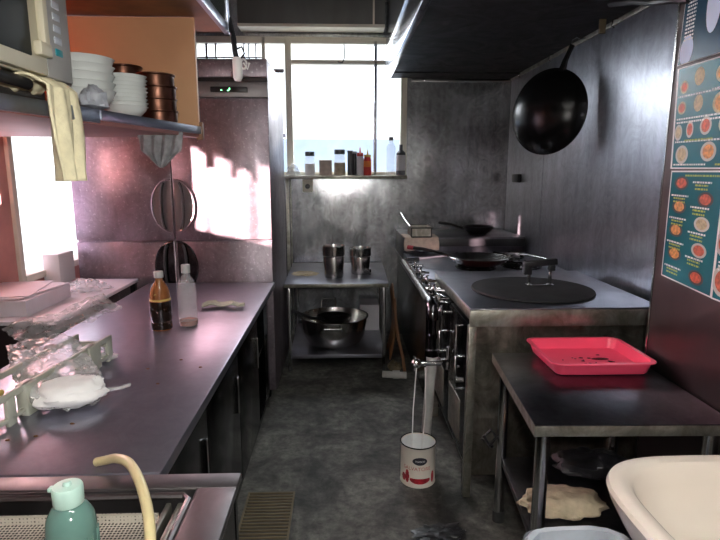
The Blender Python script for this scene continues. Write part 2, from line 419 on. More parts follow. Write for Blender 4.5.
# outside
tag(MB().box(-8.5, -1.88, 2.90, 2.975, 0, 3.7).build('boundary_wall', M['outwall'], smooth=False), 'pale wall outside, edge-on beside the left window', 'wall')  # added slab, keeps the sun off the left window and garden wall
tag(MB().box(-2.6, 2.6, 6.2, 6.3, 0, 1.86).build('garden_wall', M['outwall'], smooth=False), 'low pale blue wall outside the back window', 'wall')

# ================================================================= OVERHEAD
# extractor hood on the right
h = thing('extractor_hood', 'large black extractor hood hanging over the range and griddle', 'extractor hood', (.95, 3.8, 2.30))
def rel(o, p): return tuple(a-b for a, b in zip(p, o.location))
def HB(mb): 
    mb.bm.transform(Matrix.Translation(-Vector(cur.location))); return mb
cur = h
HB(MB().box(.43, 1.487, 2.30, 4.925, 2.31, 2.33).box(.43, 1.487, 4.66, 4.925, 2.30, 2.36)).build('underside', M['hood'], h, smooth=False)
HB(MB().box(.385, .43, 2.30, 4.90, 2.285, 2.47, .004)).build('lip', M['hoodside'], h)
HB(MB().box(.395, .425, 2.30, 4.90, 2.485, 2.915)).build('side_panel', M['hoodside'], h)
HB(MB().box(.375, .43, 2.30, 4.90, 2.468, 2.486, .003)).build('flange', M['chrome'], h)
# duct panel above window
cur = d = thing('duct_panel', 'smeared steel duct box across the top of the back window', 'duct', (-.2, 4.82, 2.66))
HB(MB().box(-.83, .37, 4.74, 4.90, 2.69, 2.915)).build('casing', M['ductsteel'], d, smooth=False)
HB(MB().box(-.83, .37, 4.725, 4.90, 2.665, 2.69, .003)).build('bottom_trim', M['cream'], d)
HB(MB().box(.27, .285, 4.73, 4.74, 2.69, 2.915)).build('seam_strip', M['cream'], d)
# wall cupboard upper left
cur = u = thing('wall_cupboard', 'dark overhead cupboard with a pale metal edge, upper left of the pass', 'cupboard', (-.8, 1.6, 2.05))
HB(MB().box(-1.7, -.46, .7, 2.36, 2.055, 2.075).box(-1.7, -.46, 2.34, 2.36, 2.055, 2.915)).build('carcass', M['brownwood'], u, smooth=False)
HB(MB().box(-.468, -.448, .7, 2.36, 2.05, 2.085, .003)).build('edge_strip', M['blueedge'], u)
HB(MB().box(-.462, -.452, .7, 2.335, 2.085, 2.91)).build('glass_door', M['darkglass'], u, smooth=False)
HB(MB().box(-.465, -.445, 2.335, 2.362, 2.05, 2.91, .003)).build('corner_post', M['blueedge'], u)
# hanging pull switch
cur = s = thing('pull_switch', 'white cylindrical pull switch on a black cord hanging from cupboard corner', 'switch', (-.41, 2.3, 1.86))
HB(MB().tube([(-.452, 2.38, 2.12), (-.44, 2.35, 2.08), (-.425, 2.32, 2.03), (-.418, 2.305, 1.97), (-.41, 2.30, 1.94)], .011, 8)
   .tube([(-.415, 2.3, 1.98), (-.39, 2.30, 1.99), (-.38, 2.30, 1.965), (-.40, 2.30, 1.94)], .004, 8)).build('cord', M['blackp'], s)
HB(MB().lathe([(0, 1.858), (.012, 1.86), (.018, 1.872), (.019, 1.90), (.019, 1.942), (.014, 1.95), (0, 1.951)], (-.41, 2.3, 0))).build('switch_body', M['white'], s)
HB(MB().tube([(-.385+.012*math.cos(t), 2.3+.004*math.sin(3*t), 1.925+.018*math.sin(t)) for t in [k*.5 for k in range(13)]], .004, 6)
   .tube([(-.385, 2.3, 1.93), (-.37, 2.3, 1.905), (-.362, 2.3, 1.93)], .004, 6)).build('ring_tie', M['white'], s)

# ================================================================= OPEN DISH SHELF (upper left)
sh = thing('dish_shelf', 'open dish shelf with metal lip and orange plywood end, hung at left', 'shelf', (-.7, 1.6, 1.66))
cur = sh
def edgeX(y): return -.529+(y-2.133)*(.207/.882)
HB(MB().prism([(-1.745, .60), (edgeX(.60), .60), (edgeX(2.135), 2.135), (-1.745, 2.06)], 1.628, 1.655, .002)).build('board', M['pinkwood'], sh)
def strip(ya, yb, z0, z1, t=.012, off=0.):
    return [(edgeX(ya)-t+off, ya), (edgeX(ya)+off, ya), (edgeX(yb)+off, yb), (edgeX(yb)-t+off, yb)]
HB(MB().prism(strip(.6, 1.56, 0, 0, .012, .008), 1.632, 1.668, .002)).build('lip', M['blueedge'], sh)
HB(MB().prism(strip(1.562, 2.14, 0, 0, .012, .010), 1.640, 1.668, .002)).build('lip', M['blueedge'], sh)
HB(MB().box(edgeX(2.13)-.012, edgeX(2.13)+.012, 2.12, 2.145, 1.62, 1.685, .003)).build('corner_bracket', M['brownwood'], sh)
HB(MB().box(-1.70, -.528, 2.115, 2.133, 1.656, 2.05, .001)).build('end_panel', M['wood'], sh, smooth=False)
HB(MB().box(-1.70, -1.10, 2.08, 2.114, 1.656, 2.05, .001)).build('stile', M['wood'], sh, smooth=False)

def bowl_prof(r, h, foot, t=.004):
    return [(0, .006), (foot*.9, .006), (foot, 0), (foot+.003, 0), (foot+.003, .008), (r*.72, h*.38), (r*.92, h*.72), (r, h-.002), (r+.003, h), (r-.002, h+.001),
            (r*.92-t, h*.72), (r*.72-t, h*.38+t), (foot, .013), (0, .012)]
ordn = ['first', 'second', 'third', 'fourth', 'fifth', 'sixth', 'seventh', 'eighth', 'ninth', 'tenth', 'eleventh', 'twelfth', 'thirteenth']
def stack(name, cat, base, r, h, foot, n, dz, mat, fmt, group, prof=None, jitter=.002):
    me = None
    for k in range(n):
        if me is None:
            o = MB().lathe(prof or bowl_prof(r, h, foot), n=40).build(name, mat); me = o
        else: o = me.copy(); C.objects.link(o)
        o.location = (base[0]+random.uniform(-1, 1)*jitter, base[1]+random.uniform(-1, 1)*jitter, base[2]+k*dz)
        o.rotation_euler = (0, 0, random.random()*6)
        tag(o, fmt % ('bottom' if k == 0 else 'top' if k == n-1 else ordn[k]+' from the bottom'), cat, group)
    return me
stack('ramen_bowl', 'bowl', (-.742, 1.665, 1.662), .087, .068, .034, 5, .0225, M['bowl'],
      'large white bowl beside the microwave, %s of its stack', 'large white bowls on the dish shelf')
stack('small_bowl', 'bowl', (-.672, 1.80, 1.662), .063, .040, .028, 9, .0115, M['bowl'],
      'shallow white dish between bowls and brown pots, %s of its stack', 'shallow white dishes on the dish shelf')
cup = [(0, .004), (.050, .004), (.054, 0), (.057, .002), (.060, .012), (.060, .038), (.064, .041), (.064, .045), (.059, .045), (.056, .040), (.054, .010), (0, .008)]
stack('copper_pot', 'pot', (-.625, 1.96, 1.662), .05, .05, .04, 4, .0395, M['copper'],
      'small brown pot near the plywood end panel, %s of front stack', 'brown pots stacked at the end of the shelf', cup, .003)
stack('copper_pot', 'pot', (-.765, 2.035, 1.662), .05, .05, .04, 5, .0395, M['copper'],
      'small brown pot standing behind the white dishes, %s of rear stack', 'brown pots stacked behind the dishes', cup, .003)

# hidden lamp added to give the red glow at the back of the shelf
cur = l = thing('heat_lamp', 'small red heat lamp deep in the dish shelf behind the microwave', 'lamp', (-1.12, 1.93, 1.95))
HB(MB().lathe([(0, 2.045), (.02, 2.045), (.025, 1.99), (.04, 1.97), (.038, 1.965), (0, 1.985)], (-1.12, 1.93, 0))).build('lamp_shade', M['darksteel'], l)
HB(MB().sphere((-1.12, 1.93, 1.965), .022)).build('bulb', M['heat'], l)

# microwave
cur = m = thing('microwave', 'cream microwave oven with dark door glass at the top left', 'microwave', (-.85, 1.2, 1.73))
mx = -.713
HB(MB().box(-1.10, mx-.012, .93, 1.535, 1.724, 2.04, .006)).build('body', M['mwcream'], m)
HB(MB().box(mx-.012, mx+.008, .93, 1.408, 1.728, 2.035, .005)).build('door', M['mwcream'], m)
HB(MB().box(mx+.004, mx+.0105, .95, 1.338, 1.762, 2.02, .003)).build('door_glass', M['mwdark'], m)
HB(MB().box(mx+.006, mx+.026, 1.372, 1.395, 1.79, 2.03, .006).box(mx+.006, mx+.026, 1.350, 1.402, 1.768, 1.800, .005)).build('door_handle', M['mwcream'], m)
pn = HB(MB().box(mx-.012, mx+.006, 1.411, 1.535, 1.728, 2.035, .004)).build('control_panel', M['mwgrey'], m)
for k in range(8):
    HB(MB().box(mx+.005, mx+.0085, 1.452, 1.487, 1.786+k*.028, 1.803+k*.028, .002)).build('button', M['tealbtn'] if k == 0 else M['btn'], pn)
for yy in (1.0, 1.46): HB(MB().box(-.80, -.76, yy, yy+.03, 1.7125, 1.7265, .002)).build('foot', M['blackp'], m)
# grey tray and black bar handle below the microwave
cur = t = thing('baking_tray', 'grey steel tray with long black handle under the microwave', 'tray', (-.85, 1.2, 1.66))
HB(MB().box(-1.12, -.765, .90, 1.50, 1.657, 1.712, .006)).build('tray_body', M['dullsteel'], t)
HB(MB().tube([(-.735, .80, 1.715), (-.73, 1.05, 1.703), (-.725, 1.30, 1.703), (-.725, 1.345, 1.701)], .0135, 12)).build('handle', M['blackp'], t)

# cream towel hanging over the shelf lip
def towel(u, v):
    # u across (towards the far side), v from the shelf down to the hem
    L_ = v*.325; y0 = 1.325+u*.150
    fold = .009*math.sin(u*13+v*1.5)+.004*math.sin(u*29+1)
    if L_ < .10:
        t_ = L_/.10
        x = -.765+.068*t_; z = 1.690+.028*math.sin(t_*PI*.75)+.006*u+fold*.4; y = y0-.03*(1-t_)*(1-u)
    else:
        q = L_-.10; x = edgeX(1.37)+.030+fold*(.5+v); z = 1.703-q; y = y0+(u-.5)*.030*math.sin(min(1, q/.2)*PI)+.012*min(1, q/.1)*(1-u)
    return Vector((x, y, z))
tag(sheet(towel, 40, 50).build('towel', M['towel'], thick=.006), 'cream ribbed towel hanging over the shelf lip below the microwave', 'towel')
# grey plastic bag on the shelf
o = crumpled(.036, .050, .048, 5.3, .35).build('plastic_bag', M['greybag'], loc=(-.672, 1.565, 1.669)); o.rotation_euler = (0, 0, .2)
tag(o, 'crumpled grey plastic bag on the shelf below the white bowls', 'bag')
# grey cloth hanging under the shelf
def cloth(u, v):
    w = .16*(1-.20*v); x = -.634+(u-.5)*w*(1 if v < .55 else 1-.75*((v-.55)/.45)); z = 1.640-.115*v-.01*math.sin(u*PI)
    return Vector((x, 1.985+.008*math.sin(u*26+v*3), z))
tag(sheet(cloth, 36, 16).build('dish_cloth', M['greycloth'], thick=.003), 'grey cloth hanging in a point under the dish shelf', 'cloth')

# ================================================================= FRIDGE
FX0, FX1, FY = -1.635, -.432, 3.40
cur = f = thing('refrigerator', 'tall four-door steel refrigerator standing behind the long counter', 'refrigerator', (-1.03, 3.8, 0))
HB(MB().box(FX0, FX1, FY+.02, 4.25, .08, 2.16, .004)).build('cabinet', M['fridge'], f)
HB(MB().box(FX0+.05, FX0+.10, 3.5, 3.55, 0, .09).box(FX1-.10, FX1-.05, 3.5, 3.55, 0, .09).box(FX0+.05, FX0+.10, 4.1, 4.15, 0, .09).box(FX1-.10, FX1-.05, 4.1, 4.15, 0, .09)).build('feet', M['darksteel'], f)
xm = -1.03
def hole_panel(x0, x1, z0, z1):
    return HB(MB().box(x0, x1, FY, FY+.022, z0, z1, .004))
for (x0, x1, side) in ((FX0, xm-.004, 1), (xm+.004, FX1, -1)):
    for (z0, z1, hz) in ((1.085, 1.925, 1.295), (.12, 1.073, .915)):
        dr = hole_panel(x0, x1, z0, z1).build('door', M['fridge'], f)
        # half of the round cup handle: dish ring plus pull bar
        cx = xm; sg = -1 if side == 1 else 1
        arc = [(cx+sg*(.012+.118*math.sin(a)), FY-.004, hz+.16*math.cos(a)) for a in [PI*k/14 for k in range(15)]]
        hb = MB()
        vs = [hb.bm.verts.new(p) for p in arc] + [hb.bm.verts.new((arc[k][0], FY+.003, arc[k][2])) for k in range(15)]
        hb.bm.faces.new(vs[:15] if sg < 0 else vs[:15][::-1])
        for k in range(14): hb.bm.faces.new((vs[k], vs[k+1], vs[15+k+1], vs[15+k]))
        HB(hb).build('handle_plate', M['darksteel'] if hz < 1 else M['dullsteel'], dr, smooth=False)
        HB(MB().tube([(p[0], FY-.005, p[2]) for p in arc], .006, 8)).build('handle_rim', M['fridge'] if hz > 1 else M['darksteel'], dr)
        HB(MB().tube([(cx+sg*(.045+.022*math.sin(a)), FY-.020, hz+.14*math.cos(a)) for a in [PI*k/12 for k in range(13)]], .009, 8)).build('pull_bar', M['darkrub'], dr)
HB(MB().box(FX0, FX1, FY-.004, FY+.02, 1.938, 2.028, .004)).build('control_panel', M['dullsteel'], f)
HB(MB().box(FX0, FX1, FY+.006, FY+.02, 2.030, 2.052)).build('vent_slot', M['blackp'], f)
HB(MB().box(FX0, FX1, FY-.004, FY+.02, 2.054, 2.158, .004)).build('top_panel', M['fridge'], f)
dp = HB(MB().box(-.77, -.55, FY-.009, FY-.003, 1.966, 1.999, .006)).build('display', M['blackp'], f)
HB(MB().box(-.71, -.70, FY-.011, FY-.008, 1.976, 1.982).box(-.66, -.653, FY-.011, FY-.008, 1.980, 1.992).box(-.67, -.66, FY-.011, FY-.008, 1.974, 1.980)).build('display_digits', M['display'], dp)

# ================================================================= LONG COUNTER
cur = c = thing('prep_counter', 'long steel counter running to the refrigerator on the left', 'counter', (-.8, 2.3, 0))
HB(MB().box(-1.20, -.418, 1.165, 3.365, .785, .82, .004)).build('counter_top', M['top'], c)
b = MB().box(-1.17, -.47, 1.18, 3.37, .06, .09).box(-1.17, -.50, 2.905, 3.37, .40, .42)
b.box(-1.17, -1.15, 1.18, 3.37, .09, .785).box(-1.17, -.47, 3.35, 3.37, .09, .785).box(-1.17, -.47, 1.18, 1.20, .09, .785).box(-1.17, -.47, 2.89, 2.905, .09, .785)
HB(b).build('carcass', M['darksteel'], c, smooth=False)
for k in range(3):
    ya = 1.205+k*.563
    dd = HB(MB().box(-.485, -.462, ya, ya+.555, .10, .775, .003)).build('door', M['darksteel'], c)
    HB(MB().box(-.463, -.452, ya+.50, ya+.515, .45, .62, .003)).build('handle', M['leg'], dd)
HB(MB().box(-.49, -.47, 3.33, 3.365, .0, .785)).build('front_post', M['leg'], c)
HB(MB().box(-1.15, -.55, 1.25, 3.3, 0, .06)).build('plinth', M['blackp'], c, smooth=False)
# grey container on the counter's open shelf
cur = k_ = thing('storage_jug', 'grey lidded container on the open shelf under the counter end', 'container', (-.56, 3.1, .421))
HB(MB().lathe([(0, .422), (.07, .422), (.075, .44), (.075, .60), (.06, .64), (0, .64)], (-.58, 3.08, 0))).build('container_body', M['greybag'], k_)
HB(MB().lathe([(0, .64), (.065, .64), (.068, .66), (.02, .672), (0, .672)], (-.58, 3.08, 0))).build('lid', M['dkjar'], k_)

# ---- left side low table, carton, papers, black box
cur = t = thing('side_table', 'white-topped side table by the bright left window', 'table', (-1.5, 2.8, 0))
HB(MB().box(-1.74, -1.26, 2.38, 3.36, .83, .85, .003)).build('table_top', M['paper'], t)
for (xa, ya) in ((-1.72, 2.41), (-1.29, 2.41), (-1.72, 3.30), (-1.29, 3.30)): HB(MB().box(xa, xa+.03, ya, ya+.03, 0, .83)).build('leg', M['blackp'], t, smooth=False)
HB(MB().box(-1.74, -1.26, 2.385, 2.40, .1, .83)).build('front_panel', M['blackp'], t, smooth=False)
tag(MB().box(-1.74, -1.43, 2.45, 2.86, .851, .925, .003).build('paper_box', M['paper']), 'flat white box lying on the side table at the left edge', 'box')
for k, (dx, rr) in enumerate(((0, .05), (.02, -.12), (-.015, .2))):
    o = MB().box(-.14, .14, -.19, .19, 0, .004).build('paper_sheet', M['paper'], loc=(-1.60+dx, 2.66, .9255+k*.0045), smooth=False); o.rotation_euler = (0, 0, rr)
    tag(o, ['sheet of white paper lying directly on the flat box', 'white paper sheet in the middle of the small pile', 'topmost white paper sheet on the flat box'][k], 'paper', 'papers on the white box')
tag(MB().box(-1.735, -1.64, 3.18, 3.36, .851, 1.03, .004).build('carton', M['white']), 'white carton standing between the left window and refrigerator', 'box')
o = crumpled(.11, .09, .05, 9.1, .35).build('plastic_bag', M['clear'], loc=(-1.42, 3.02, .851)); tag(o, 'loose clear wrap lying at the far end of the side table', 'bag')

# ---- ivory plastic rack along counter edge
def rack():
    r = thing('plate_rack', 'ivory plastic rack with square openings on the counter left edge', 'rack', (-.945, 1.50, .82), -.10)
    b = MB(); L0, L1 = -.36, .40
    b.box(.045, .057, L0, L1, .06, .075, .002)   # top rail
    b.box(.045, .057, L0, L1, .012, .022, .002)
    for y in (L0, -.22, -.08, .06, .20, .30, L1-.03): b.box(.045, .057, y, y+.03, 0, .07, .002)
    for y in (-.30, -.02, .26): b.box(.03, .065, y, y+.045, 0, .075, .004)
    b.build('front_side', M['ivoryrack'], r)
    b = MB(); b.box(-.08, -.068, L0, L1, .06, .075, .002)
    for y in (L0, -.12, .12, L1-.03): b.box(-.08, -.068, y, y+.03, 0, .07, .002)
    b.build('rear_side', M['ivoryrack'], r)
    for y in (L0, -.15, .10, L1-.015): MB().box(-.08, .057, y, y+.015, .04, .055, .002).build('crossbar', M['ivoryrack'], r)
    r.scale = (1, 1.15, 1.25)
    MB().tube([(.0, -.12, .062), (.03, -.09, .068), (.02, -.05, .07)], .006, 8).build('clip', M['gold'], r)
    MB().tube([(.058, .10, .03), (.064, .115, .05), (.062, .10, .062)], .005, 8).build('hook', M['blackp'], r)
rack()
# ---- bag of white powder leaning over rack
cur = g = thing('powder_bag', 'clear bag of white powder slumped on the counter over the rack', 'bag', (-.80, 1.62, .82))
def bag_film(seed, k_):
    def fn(u, v):
        a = u*2*PI; ca, sa = math.cos(a), math.sin(a)
        w = .092+.012*v+.012*math.sin(v*PI); w *= (.75+.25*min(1, v/.12))
        th = .036*(1-v*.6)*(min(1, .5+v*5))
        c = Vector((-.772-.28*v, 1.49+.38*v, .856+.055*v))
        ax = Vector((.84, .54, -.05)).normalized()
        p = c+ax*w*ca; p.z += th*sa
        cr = .014*nz(u*8+seed, v*6, 2.)+.010*abs(nz(u*17+seed, v*14, 5.))+.006*abs(nz(u*34, v*25, seed))
        p += Vector((ca*.6*k_, .4*nz(u*9, v*11, 7), sa*1.1))*cr*1.4
        p.z = max(p.z, .8215)
        return p
    return fn
HB(sheet(bag_film(1.3, 1), 110, 80)).build('bag_film', film('powder_bag_film', (.82, .82, .82), .40, .06), g, angle=20)
pw = crumpled(.095, .068, .040, 2.2, .22, flat=False, freq=2.2); pw.bm.transform(Matrix.Translation((-.790, 1.525, .823)) @ Matrix.Rotation(.5, 4, 'Z'))
HB(pw).build('powder', M['powder'], g)
b = MB()
for r_ in range(5):
    x = 0.
    while x < .062:
        w = random.uniform(.002, .006)
        b.box(x, x+w, -r_*.0075, -r_*.0075+.0045, 0, .0006); x += w+.0016
b.bm.transform(Matrix.Translation((-.795, 1.560, .906)) @ Matrix.Rotation(.28, 4, 'Z') @ Matrix.Rotation(.15, 4, 'X'))
HB(b).build('print', M['dkjar'], g, smooth=False)
HB(MB().tube([(-.735, 1.60, .842), (-.69, 1.63, .838), (-.668, 1.652, .84)], .006, 8)).build('twist_end', M['clear'], g)
pk = crumpled(.02, .02, .012, 4.2, .3); pk.bm.transform(Matrix.Translation((-1.0, 1.83, .902))); HB(pk).build('red_sachet', M['canred'], g)
o = crumpled(.075, .055, .035, 12.5, .4).build('plastic_bag', M['clear'], loc=(-.91, 1.93, .822)); o.rotation_euler = (0, 0, .5); 
tag(o, 'small clear bag with pale crumbs behind the powder bag', 'bag')
pw = crumpled(.045, .035, .02, 1.2, .25).build('crumbs', M['leaf'], o, loc=(0, 0, .004))
def wrapf(u, v):
    p = Vector((-1.20+.19*u, 2.02+.46*u+.05*v, .85+.03*u))
    p.z += .055*v*(1+.2*math.sin(u*9)) + .02*nz(u*7, v*5, 3.); p.x -= .11*v; p.y += .02*nz(u*6, v*6, 9.)
    return p
tag(sheet(wrapf, 36, 14).build('plastic_wrap', M['clear']), 'long crinkled clear plastic wrapper at the counter left edge', 'wrap')

# ---- bottles on counter (a little over half a litre each)
def bottle(name, label, loc, prof, mat, parts):
    t = thing(name, label, 'bottle', loc)
    MB().lathe(prof, n=28).build('bottle_body', mat, t)
    for pn_, pf, pm in parts: MB().lathe(pf, n=28).build(pn_, pm, t)
    t.scale = (1.13, 1.13, 1.13)
    return t
t = bottle('sauce_bottle', 'bottle of dark soy sauce with amber shoulder on the counter', (-.79, 2.34, .821),
       [(0, 0), (.036, 0), (.0395, .006), (.0395, .028), (.037, .034), (.0395, .04), (.0395, .118), (.037, .124), (.0395, .130), (.036, .150), (.030, .168), (.017, .188), (.0145, .196), (.0145, .205), (0, .205)],
       M['amber'], [('cap', [(0, .228), (.0165, .228), (.0175, .225), (.0175, .204), (0, .204)], M['capgrey'])])
MB().lathe([(.0402, .005), (.0405, .010), (.0405, .026), (.038, .034), (.0405, .04), (.0405, .112), (.0395, .114)], n=28).build('sauce', M['soy'], t)
MB().lathe([(.0403, .117), (.0405, .120), (.0380, .124)], n=28).tube([(-.01+.004*k, -.038+.0006*k*k, .140+.006*math.sin(k*1.3)) for k in range(6)], .002, 6).build('gold_band', M['gold'], t)
t = bottle('oil_bottle', 'nearly empty clear bottle with grey cap beside the soy sauce', (-.690, 2.40, .821),
       [(0, 0), (.035, 0), (.037, .006), (.037, .140), (.035, .160), (.029, .180), (.017, .200), (.0145, .206), (.0145, .215)],
       M['clear2'], [('cap', [(0, .245), (.016, .245), (.017, .242), (.017, .212), (0, .212)], M['capgrey']),
                     ('oil_residue', [(0, .002), (.034, .002), (.036, .008), (.036, .022), (0, .018)], plain('brown_oil', (.20, .05, .02), .2))])
def clothf(u, v):
    r_ = .12; x = (u-.5)*.21+.012*nz(u*4, v*4); y = (v-.5)*.085*(1-.5*abs(u-.45)*1.2)+.02*math.sin(u*5)
    return Vector((x, y, .010+.016*abs(nz(u*5, v*4, 3))+.010*math.sin(u*7)**2))
o = sheet(clothf, 30, 14).build('wiping_cloth', M['leaf'], thick=.006, loc=(-.60, 2.72, .822)); o.rotation_euler = (0, 0, .15)
tag(o, 'pale green folded cloth lying on the counter right of the bottles', 'cloth')
for k, (x, y) in enumerate(((-.68, 1.84), (-.59, 1.93), (-.60, 1.70), (-.50, 1.85), (-.80, 1.35), (-.74, 1.42), (-.86, 1.33))):
    o = crumpled(.006, .004, .003, k).build('crumb', M['brownwood'], loc=(x, y, .8205)); tag(o, 'tiny dark food crumb lying on the steel counter', 'crumb', 'crumbs on the counter')

# ================================================================= LEFT SINK
cur = s = thing('kitchen_sink', 'steel sink with perforated strainer in the bottom left corner', 'sink', (-.7, .85, 0))
x0, x1, y0, y1, zt = -1.22, -.232, .35, 1.155, .822
b = MB(); ix0, ix1, iy0, iy1 = -1.15, -.315, .45, 1.098
b.box(x0, x1, iy1, y1, zt-.02, zt, .003).box(x0, x1, y0, iy0, zt-.02, zt, .003).box(x0, ix0, iy0, iy1, zt-.02, zt, .003).box(ix1, x1, iy0, iy1, zt-.02, zt, .003)
HB(b).build('rim', M['dullsteel'], s)
b = MB(); b.box(x0+.02, x1-.01, y1-.03, y1-.01, .0, zt-.02).box(x1-.03, x1-.012, y0, y1-.01, .0, zt-.02).box(x0+.02, x1-.01, y0+.01, y0+.03, .0, zt-.02).box(x0+.02, x0+.04, y0, y1-.01, .0, zt-.02)
HB(b).build('cabinet', M['darksteel'], s, smooth=False)
b = MB(); b.box(ix0, ix1, iy1-.004, iy1+.004, .62, zt-.003).box(ix0, ix1, iy0-.004, iy0+.004, .62, zt-.003).box(ix0-.004, ix0+.004, iy0, iy1, .62, zt-.003).box(ix1-.004, ix1+.004, iy0, iy1, .62, zt-.003).box(ix0, ix1, iy0, iy1, .615, .62)
b.tube([(ix0+.02, iy1-.012, zt-.012), (ix1-.03, iy1-.012, zt-.012), (ix1-.014, iy1-.03, zt-.012), (ix1-.014, iy0+.02, zt-.012)], .008, 8)
HB(b).build('basin', M['dullsteel'], s)
HB(MB().box(ix0+.01, ix1-.075, iy0+.01, iy1-.04, .765, .770).box(ix0+.01, ix1-.075, iy1-.045, iy1-.04, .77, .79)).build('strainer', M['perf'], s, smooth=False)
for k, xx in enumerate((ix1-.065, ix1-.04)): HB(MB().box(xx, xx+.012, iy0+.01, iy1-.02, .77, .80, .003)).build('basin_bar', M['edge'], s)
# hose
pts = []
import itertools
P4 = [Vector(p) for p in ((-.575, 1.195, .832), (-.545, 1.18, .845), (-.51, 1.15, .865), (-.465, 1.105, .880), (-.42, 1.04, .882), (-.38, .97, .868), (-.35, .90, .85), (-.335, .84, .82), (-.33, .78, .785))]
for i in range(len(P4)-1):
    p0, p1, p2, p3 = P4[max(i-1, 0)], P4[i], P4[i+1], P4[min(i+2, len(P4)-1)]
    for k in range(6):
        t_ = k/6; pts.append(.5*((2*p1)+(p2-p0)*t_+(2*p0-5*p1+4*p2-p3)*t_*t_+(3*p1-p0-3*p2+p3)*t_**3))
tag(MB().tube(pts, .0105, 12).build('hose', M['hose']), 'cream rubber hose arching from the counter into the sink', 'hose')
# soap bottle
t = thing('soap_bottle', 'green dish soap bottle with mint cap standing in the sink', 'bottle', (-.475, .875, .7715))
bp = [(0, 0), (.038, 0), (.041, .008), (.041, .115)]
MB().lathe([(0, 0), (.037, 0), (.041, .008), (.041, .120), (.038, .140), (.028, .158), (.019, .164), (.019, .168), (0, .168)]).build('bottle_body', M['greenclear'], t)
b = MB()
for k in range(18):
    a = k*2*PI/18; b.tube([(.041*math.cos(a), .041*math.sin(a), .02), (.041*math.cos(a+.15), .041*math.sin(a+.15), .11)], .002, 6)
b.build('rib_pattern', M['greenclear'], t)
MB().lathe([(0, .164), (.024, .164), (.025, .168), (.025, .193), (.023, .197), (.008, .198), (.006, .205), (0, .206)]).box(-.032, -.018, -.006, .006, .186, .194, .002).build('cap', M['mint'], t)

# ================================================================= BACK TABLE
def poly_table(name, label, cat, pts, zt, th, shelf_z, legr, leginset, mt, ml, round_legs=True, apron=.03, shelf_mat=None):
    cx = sum(p[0] for p in pts)/4; cy = sum(p[1] for p in pts)/4
    global cur
    cur = t = thing(name, label, cat, (cx, cy, 0))
    HB(MB().prism(pts, zt-.004, zt, .001)).build('table_top', mt, t)
    b = MB()
    for i in range(4):
        a, d = Vector(pts[i]), Vector(pts[(i+1) % 4]); n = (d-a).normalized(); q = Vector((-n.y, n.x))*.006
        b.prism([tuple(a), tuple(d), tuple(d+q), tuple(a+q)], zt-apron, zt-.0045, .0005)
    HB(b).build('apron', M['edge'], t)
    legs = []
    for p in pts:
        v = Vector((cx, cy))-Vector(p); v = Vector((math.copysign(leginset, v.x), math.copysign(leginset, v.y)))
        q = Vector(p)+v; legs.append(q)
        lb = MB()
        if round_legs: lb.lathe([(0, .05), (legr, .05), (legr, zt-.005), (0, zt-.005)], (q.x, q.y, 0), 20)
        else: lb.box(q.x-legr, q.x+legr, q.y-legr, q.y+legr, .03, zt-.005, .002)
        lg = HB(lb).build('leg', ml, t)
        HB(MB().lathe([(0, 0), (legr*1.15, 0), (legr*1.15, .05), (0, .05)], (q.x, q.y, 0), 16)).build('foot', M['darkrub'], lg)
    HB(MB().prism([tuple(q) for q in legs], shelf_z-.03, shelf_z, .002)).build('lower_shelf', shelf_mat or mt, t)
    return t
poly_table('prep_table', 'low steel table with a lower shelf under the back window', 'table',
           [(-.425, 3.96), (.352, 3.96), (.375, 4.91), (-.44, 4.91)], .685, .03, .125, .012, .03, M['griddletop'], M['leg'], False, .03)
def jug(label, loc, rz, r=.088, h=.235):
    t = thing('steel_jug', label, 'jug', loc, rz)
    MB().lathe([(0, .0), (r*.80, 0), (r*.82, .004), (r*.86, .02), (r*.84, .035), (r*.93, h*.62), (r*.90, h*.66), (r, h*.70), (r*1.0, h*.96), (r*1.04, h), (r*.98, h), (r*.95, h*.95), (r*.75, .02), (0, .012)]).build('jug_body', M['pot'], t)
    MB().box(-.011, .011, -r*1.0-.030, -r*.86, .03, .05, .003).box(-.011, .011, -r-.034, -r-.022, -.0+.004, .05, .003).build('handle', M['leg'], t)
    MB().lathe([(0, .05), (r*.6, .05), (r*.6, .075), (0, .075)], (0, -r*.35, 0)).build('dark_base', M['dkjar'], t) if False else None
    return t
jug('tall steel jug at left on the back table', (-.058, 4.22, .686), .1, .088, .25)
jug('steel jug beside the taller one on the back table', (.155, 4.36, .686), .7, .086, .215)
o = crumpled(.10, .085, .018, 3.3, .3, freq=3).build('rag', M['rag'], loc=(-.29, 4.34, .686)); tag(o, 'tan crumpled rag lying on the back table', 'rag')
# big pot with basin inside
cur = p = thing('stock_pot', 'large shallow aluminium pot with side handles under the back table', 'pot', (-.06, 4.30, .126))
HB(MB().lathe([(0, .127), (.17, .127), (.21, .14), (.245, .20), (.262, .30), (.268, .345), (.278, .35), (.278, .356), (.262, .356), (.25, .30), (.232, .20), (.19, .15), (0, .14)], (-.06, 4.30, 0), 48)).build('pot_body', M['pot'], p)
HB(MB().tube([(-.17, 4.555, .33), (-.17, 4.57, .40), (-.165, 4.575, .425), (-.06, 4.58, .43), (-.05, 4.575, .40), (-.05, 4.565, .33)], .007)).build('handle', M['leg'], p)
HB(MB().tube([(-.13, 4.02, .30), (-.13, 3.985, .325), (.0, 3.985, .325), (.0, 4.02, .30)], .008)).build('handle', M['leg'], p)
cur = p = thing('frying_pan', 'dark pan with long black handle resting in the aluminium pot', 'pan', (-.1, 4.2, .35))
HB(MB().lathe([(0, .343), (.10, .346), (.135, .375), (.14, .375), (.105, .338), (0, .335)], (-.06, 4.20, 0), 32)).build('pan_body', M['ironpan'], p)
HB(MB().tube([(-.15, 4.13, .37), (-.24, 4.06, .40), (-.38, 4.04, .465)], .012)).build('handle', M['blackp'], p)
